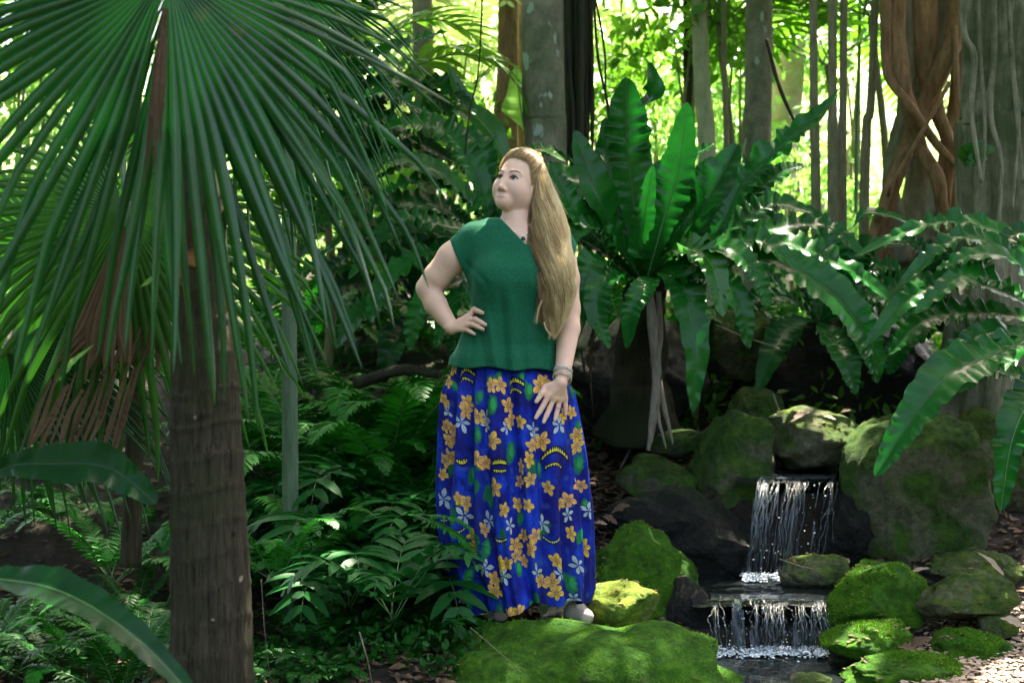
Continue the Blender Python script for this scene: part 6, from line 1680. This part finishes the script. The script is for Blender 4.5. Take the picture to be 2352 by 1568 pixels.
# ---- jewellery
silver = plain('silver', (0.75, 0.72, 0.68), 0.2, metal=1.0)
cord = plain('cord_bracelet', (0.62, 0.58, 0.47), 0.6, nscale=200)
def chest(px, py, off=.002):
    q = B(px, py); k = np.where((np.abs(BV[:, 0] - q[0]) < .006) & (np.abs(BV[:, 2] - q[2]) < .006) & (BV[:, 1] < 0.05))[0]
    return np.array([q[0], (BV[k, 1].min() if len(k) else -.05) - off, q[2]])
bo = [o for o in person.children if o.name.startswith('body')][0]
BV = np.empty(len(bo.data.vertices) * 3, np.float32); bo.data.vertices.foreach_get('co', BV); BV = BV.reshape(-1, 3) + ORG[bo.name]
neck = [chest(*p) for p in [(1151, 505), (1158, 516), (1168, 527), (1180, 536), (1192, 543), (1200, 547), (1210, 540), (1220, 526)]]
V, Q, T = tube(neck, [.0009, .0009], 60, 6); nk = obj('necklace', V, [Q, T], silver, person)
pc = chest(1201, 552, .004)
Vt, Qt, Tt = tube([pc + np.array([.0078 * math.sin(a), -.001, .0088 * math.cos(a)]) for a in np.linspace(0, 2 * np.pi, 21)], [.0015, .0015], 40, 7)
obj('pendant', Vt, [Qt, Tt], silver, nk)
obj('pendant_stone', pc + ICO[3][0] * np.array([.0066, .004, .0076]), ICO[3][1], plain('dark_stone', (0.01, 0.04, 0.03), 0.1), nk)
def band_ring(c, axis_, r, wire, name, mat, wob=0.0, seed=0, ax2=0.0):
    axis_ = nrm(axis_); u = nrm(np.cross(axis_, [0.1, 0.2, 1.0])); v = np.cross(axis_, u); rg_ = np.random.default_rng(seed)
    ph = rg_.uniform(0, 6, 3); a = np.linspace(0, 2 * np.pi, 49)
    pts = c + r * (np.cos(a)[:, None] * u + np.sin(a)[:, None] * v) + axis_ * (wob * np.sin(a + ph[0]) + wob * .4 * np.sin(2 * a + ph[1]))[:, None]
    V, Q, T = tube(pts, [wire, wire], 72, 6, up=tuple(axis_)); obj(name, V, [Q, T], mat, person)
w2 = B(1292, 862, -.115); ax2 = nrm(B(1306, 755, -.015) - w2)
for i in range(11):
    band_ring(w2 + ax2 * (-.012 + i * .0036), ax2, .0315 + 0.0005 * math.sin(i * 2), .0015, 'bracelet_strand', cord, wob=.006, seed=i)
w1 = B(1038, 752, -.04); ax1 = nrm(B(1004, 702, .01) - w1)
band_ring(w1 + ax1 * -.004, ax1, .0305, .0011, 'bangle', silver, wob=.003)
def fring(hk, i, f, r, mat=silver):
    a, e = hk[i], HAND[(0 if hk is HK1 else 4) + i][0]
    band_ring(a + (e - a) * f, e - a, r, .0011, 'ring', mat)
fring(HK1, 2, .45, .0102); fring(HK2, 2, .55, .0104)

# ---- hair
hm, t, b, nn, L = newmat('hair')
at = nn.new('ShaderNodeAttribute'); at.attribute_name = 'rnd'
rp = ramp(t, [(0.0, (0.14, 0.08, 0.035)), (0.35, (0.44, 0.29, 0.12)), (0.7, (0.80, 0.60, 0.29)), (1.0, (0.95, 0.80, 0.48))]); L.new(at.outputs['Fac'], rp.inputs[0]); L.new(rp.outputs[0], b.inputs['Base Color'])
b.inputs['Roughness'].default_value = 0.42; b.inputs['Specular IOR Level'].default_value = 0.45
def strands(C, r, rgn, tone):
    """C (n,m,3) centre lines -> thin three-sided fibres"""
    n, m, _ = C.shape
    T = nrm(np.gradient(C, axis=1)); S = nrm(np.cross(T, np.array([0.2, -1, 0.1]))); B_ = np.cross(S, T)
    taper = np.clip(np.minimum(1, (1 - np.linspace(0, 1, m)) * 5 + 0.15), 0, 1)[None, :, None] * np.asarray(r).reshape(-1, 1, 1)
    V = np.stack([C + taper * (math.cos(a) * S + math.sin(a) * B_ * 0.8) for a in (0.5, 2.6, 4.7)], 2)
    base = np.arange(n)[:, None] * (m * 3)
    k = np.arange(m - 1)[:, None] * 3; f = np.concatenate([k + np.array([[a, (a + 1) % 3, 3 + (a + 1) % 3, 3 + a]]) for a in range(3)])
    Q = (base[:, :, None] + f[None]).reshape(-1, 4)
    return V.reshape(-1, 3), Q, np.repeat(tone, m * 3)
rh = np.random.default_rng(12)
LFT = np.array([(352, 1196), (380, 1212), (400, 1211), (430, 1208), (460, 1208), (490, 1212), (520, 1210), (550, 1213), (580, 1222), (620, 1234), (660, 1239), (700, 1239), (740, 1245), (770, 1256)], float)
RGT = np.array([(352, 1232), (380, 1250), (400, 1258), (430, 1270), (460, 1281), (490, 1291), (520, 1299), (550, 1305), (580, 1310), (620, 1316), (660, 1318), (700, 1311), (740, 1296), (770, 1276)], float)
YF = np.array([(352, .00), (380, -.01), (430, -.03), (480, -.06), (520, -.088), (560, -.118), (600, -.150), (640, -.168), (700, -.160), (770, -.135)], float)
YB = np.array([(352, .08), (380, .09), (430, .085), (480, .07), (520, .03), (560, -.055), (600, -.095), (640, -.115), (700, -.12), (770, -.125)], float)
def hair_pt(u, v, py):
    """u 0..1 across, v 0 front .. 1 back"""
    l = np.interp(py, LFT[:, 0], LFT[:, 1]); r = np.interp(py, RGT[:, 0], RGT[:, 1])
    yf = np.interp(py, YF[:, 0], YF[:, 1]); yb = np.interp(py, YB[:, 0], YB[:, 1])
    c = (l + r) / 2; hw_ = (r - l) / 2; s = 2 * u - 1
    px = c + hw_ * s
    y = yf + (yb - yf) * (v * 0.9 + 0.5 * s ** 2 * (1 - v)) + 0.012 * s ** 2
    return np.stack([(px - 1176) * K * (5 + y), y, 1 - (py - 784) * K * (5 + y)], -1)
n = 6500; mseg = 40
u = rh.uniform(0, 1, n) ; v = rh.uniform(0, 1, n) ** 1.3
lock = rh.integers(0, 46, n); lu = rh.uniform(0, 1, 46); u = np.clip(lu[lock] + rh.normal(0, 0.05, n), 0, 1)
st = rh.uniform(352, 400, n); en = rh.uniform(715, 782, 46)[lock] - 12 * rh.uniform(0, 1, n) - 55 * (lu[lock] < 0.2) * rh.uniform(0, 1, n) - 90 * (rh.uniform(0, 1, n) < .12)
tt = np.linspace(0, 1, mseg)[None, :]
py = st[:, None] + (en - st)[:, None] * tt
ph = rh.uniform(0, 6.3, 46)[lock][:, None] + rh.normal(0, 0.25, n)[:, None]; fq = rh.uniform(0.045, 0.062, 46)[lock][:, None]
um = u[:, None] + 0 * tt
C = hair_pt(um, v[:, None] + 0 * tt, py)
amp = np.clip((py - 390) / 130, 0, 1) * 1.25
C[..., 0] += 0.0085 * amp * np.sin(py * fq + ph); C[..., 1] += 0.006 * amp * np.cos(py * fq * 0.9 + ph)
cen = hair_pt(lu[lock][:, None] + 0 * tt, 0.2 + 0 * py, py); pull = 0.30 * amp * np.sin(py * 0.02 + ph) ** 2
C[..., 0] += (cen[..., 0] - C[..., 0]) * pull
C += rh.normal(0, 0.0012, (n, 1, 3))
tone = np.clip(0.40 + 0.62 * (lu[lock] - 0.35) + rh.normal(0, 0.12, n) + rh.normal(0, 0.14, 46)[lock] - 0.25 * (v > .6), 0, 1)  # light at right and shade by the face put into the strand tone
SV, SQ, SA = strands(C, rh.uniform(.00035, .0007, n), rh, tone)
hair = obj('hair', SV, SQ, hm, person, attrs={'rnd': SA})
# solid heart of the long lock
pyy = np.linspace(356, 752, 60); A = np.linspace(0, 2 * np.pi, 24, endpoint=False)
ring = []
for q_ in pyy:
    e = 0.76 if q_ < 690 else 0.76 * (760 - q_) / 70
    f_, bk = hair_pt(np.array(.5), np.array(0.12), np.array(q_)), hair_pt(np.array(.5), np.array(.9), np.array(q_))
    lft, rgt = hair_pt(np.array(.5 - e / 2), np.array(.5), np.array(q_)), hair_pt(np.array(.5 + e / 2), np.array(.5), np.array(q_))
    c = (lft + rgt) / 2; c[1] = (f_[1] + bk[1]) / 2
    hx = (rgt[0] - lft[0]) / 2; hy = (bk[1] - f_[1]) / 2
    ring.append(np.stack([c[0] + hx * np.cos(A), c[1] + hy * np.sin(A), c[2] + 0 * A], -1))
V = np.concatenate(ring)
obj('hair_mass', V, gridq(60, 24, True), hm, hair, attrs={'rnd': 0.30 + 0.15 * vnoise(V * np.array([90, 90, 8]), 3)})
# hair on the skull, swept back from the hairline to a knot
def scalp(az, el, off=0.0):
    """az from the forehead towards her left (+) or right (-), el from the equator up"""
    rad = np.array([.0735, .092, .082]) + .008 + off
    dr = np.stack([np.sin(az) * np.cos(el), np.cos(az) * np.cos(el), np.sin(el)], -1) * rad
    dr = dr + np.array([0, -.015, .040])
    return HC + (dr @ HM.T) * HS
az, el = np.meshgrid(np.linspace(-np.pi, np.pi, 96), np.linspace(-0.9, np.pi / 2, 50))
line = 0.42 + 0.12 * np.cos(az * 2) - 0.95 * sstep(0.75, 1.35, np.abs(az)) - 1.2 * sstep(1.5, 2.0, np.abs(az))     # hairline elevation by azimuth
V = scalp(az.ravel(), el.ravel(), -0.003); fq = gridq(50, 96)
keep = (el.ravel()[fq].min(1) > line.ravel()[fq[:, 0]])
obj('hair_mass', V, fq[keep], hm, hair, attrs={'rnd': 0.22 + 0.12 * vnoise(V * 60, 2)})
n = 4600; a0 = rh.uniform(-2.4, 2.4, n); e0 = 0.40 + 0.12 * np.cos(a0 * 2) - 0.95 * sstep(0.75, 1.35, np.abs(a0)) - 1.0 * sstep(1.5, 2.0, np.abs(a0))
lay = rh.uniform(0, 1, n); e0 = e0 + 0.9 * rh.uniform(0, 1, n) ** 2 * (np.abs(a0) < 2.0)
mseg = 18; tt = np.linspace(0, 1, mseg)
knot = HC + (HR * .012 + HF * -.035 + HU * .134) * HS
p0 = np.stack([np.sin(a0) * np.cos(e0), np.cos(a0) * np.cos(e0), np.sin(e0)], -1)
pk = nrm(np.array([.10, -.52, .85]))
side = np.abs(a0) > 1.25
tg = np.where(side[:, None], nrm(np.stack([np.sign(a0) * .62, -.72 + 0 * a0, .05 + 0 * a0], -1)), pk)
dd = nrm(p0[:, None, :] * (1 - tt)[None, :, None] + tg[:, None, :] * tt[None, :, None])
off = 0.004 + 0.010 * np.sin(np.pi * np.clip(tt * 1.0 + 0.05, 0, 1))[None, :] * (0.5 + lay[:, None]) * np.where(np.abs(a0)[:, None] < 1.0, 1.15, 0.5)
rad = np.array([.0735, .092, .082]) + .004
C = (dd * rad + dd * off[..., None] + np.array([0, -.015, .040]))
C = HC + (C @ HM.T) * HS + rh.normal(0, .0009, (n, 1, 3))
tone = np.clip(0.22 + rh.normal(0, 0.15, n) + 0.12 * (a0 > 0.8), 0, 1)  # tone lightened on the sun side
SV, SQ, SA = strands(C, rh.uniform(.0004, .0007, n), rh, tone)
obj('swept_hair', SV, SQ, hm, hair, attrs={'rnd': SA})
n = 420; a0 = rh.uniform(-2.1, 1.7, n); e0 = 0.36 + 0.12 * np.cos(a0 * 2) - 0.95 * sstep(0.75, 1.35, np.abs(a0)) - rh.uniform(0, .05, n)
p0 = np.stack([np.sin(a0) * np.cos(e0), np.cos(a0) * np.cos(e0), np.sin(e0)], -1); tg = np.where((np.abs(a0) > 1.2)[:, None], nrm(np.stack([np.sign(a0) * .7, -.6 + 0 * a0, -.2 + 0 * a0], -1)), pk)
t2 = np.linspace(0, .5, 12); dd = nrm(p0[:, None, :] * (1 - t2)[None, :, None] + nrm(tg + rh.normal(0, .12, (n, 3)))[:, None, :] * t2[None, :, None])
C = dd * (rad + .002) + dd * (rh.uniform(0, .007, n)[:, None, None] * np.sin(t2 * 5)[None, :, None]) + np.array([0, -.015, .040]); C = HC + (C @ HM.T) * HS
SV, SQ, SA = strands(C, np.full(n, .0003), rh, np.full(n, .45)); obj('loose_hair', SV, SQ, hm, hair, attrs={'rnd': SA})
# knot at the crown and loose fly-aways
n = 500; aa = rh.uniform(0, 6.3, n)[:, None] + np.linspace(0, 4.0, 16)[None, :]; rk = rh.uniform(.010, .021, n)[:, None]; hk = rh.normal(0, .006, n)[:, None]
C = knot + (HR * (np.cos(aa) * rk * 1.25)[..., None] + HF * (np.sin(aa) * rk * 1.1)[..., None] + HU * (hk + .006 * np.sin(aa * .5) - .004)[..., None])
SV, SQ, SA = strands(C, rh.uniform(.0006, .0011, n), rh, np.clip(rh.normal(.6, .15, n), 0, 1))  # knot strands toned lighter to stand for the sun highlight
obj('hair_knot', SV, SQ, hm, hair, attrs={'rnd': SA})
n = 170; u = rh.uniform(0, 1, n); u = np.where(rh.uniform(0, 1, n) < .5, 1.0 + 0 * u, u * 1.0); st = rh.uniform(350, 560, n); en = st + rh.uniform(60, 190, n)
py = st[:, None] + (np.minimum(en, 790) - st)[:, None] * np.linspace(0, 1, 18)[None, :]
C = hair_pt(u[:, None] + 0 * py, rh.uniform(0, .5, n)[:, None] + 0 * py, py); C[..., 0] += (rh.normal(.002, .004, n)[:, None]) * np.linspace(0, 1, 18)[None, :] ** 2 * 2 + 0.003 * np.sin(py * .06 + rh.uniform(0, 6, n)[:, None])
SV, SQ, SA = strands(C, np.full(n, .00045), rh, np.full(n, .7)); obj('loose_hair', SV, SQ, hm, hair, attrs={'rnd': SA})
C = np.stack([crv([B(1245, 690, -.16), B(1236, 715, -.165), B(1231, 745, -.16)], 18) + rh.normal(0, .0012, 3) for i in range(26)] + [crv([B(1250, 740, -.16), B(1255, 755, -.165), B(1268, 772, -.16)], 18) + rh.normal(0, .0012, 3) for i in range(26)])
C[:, :, 0] += rh.normal(0, .004, (52, 1)) * np.linspace(0, 1, 18)[None, :]; SV, SQ, SA = strands(C, np.full(52, .00022), rh, np.full(52, .75)); obj('loose_hair', SV, SQ, hm, hair, attrs={'rnd': SA})
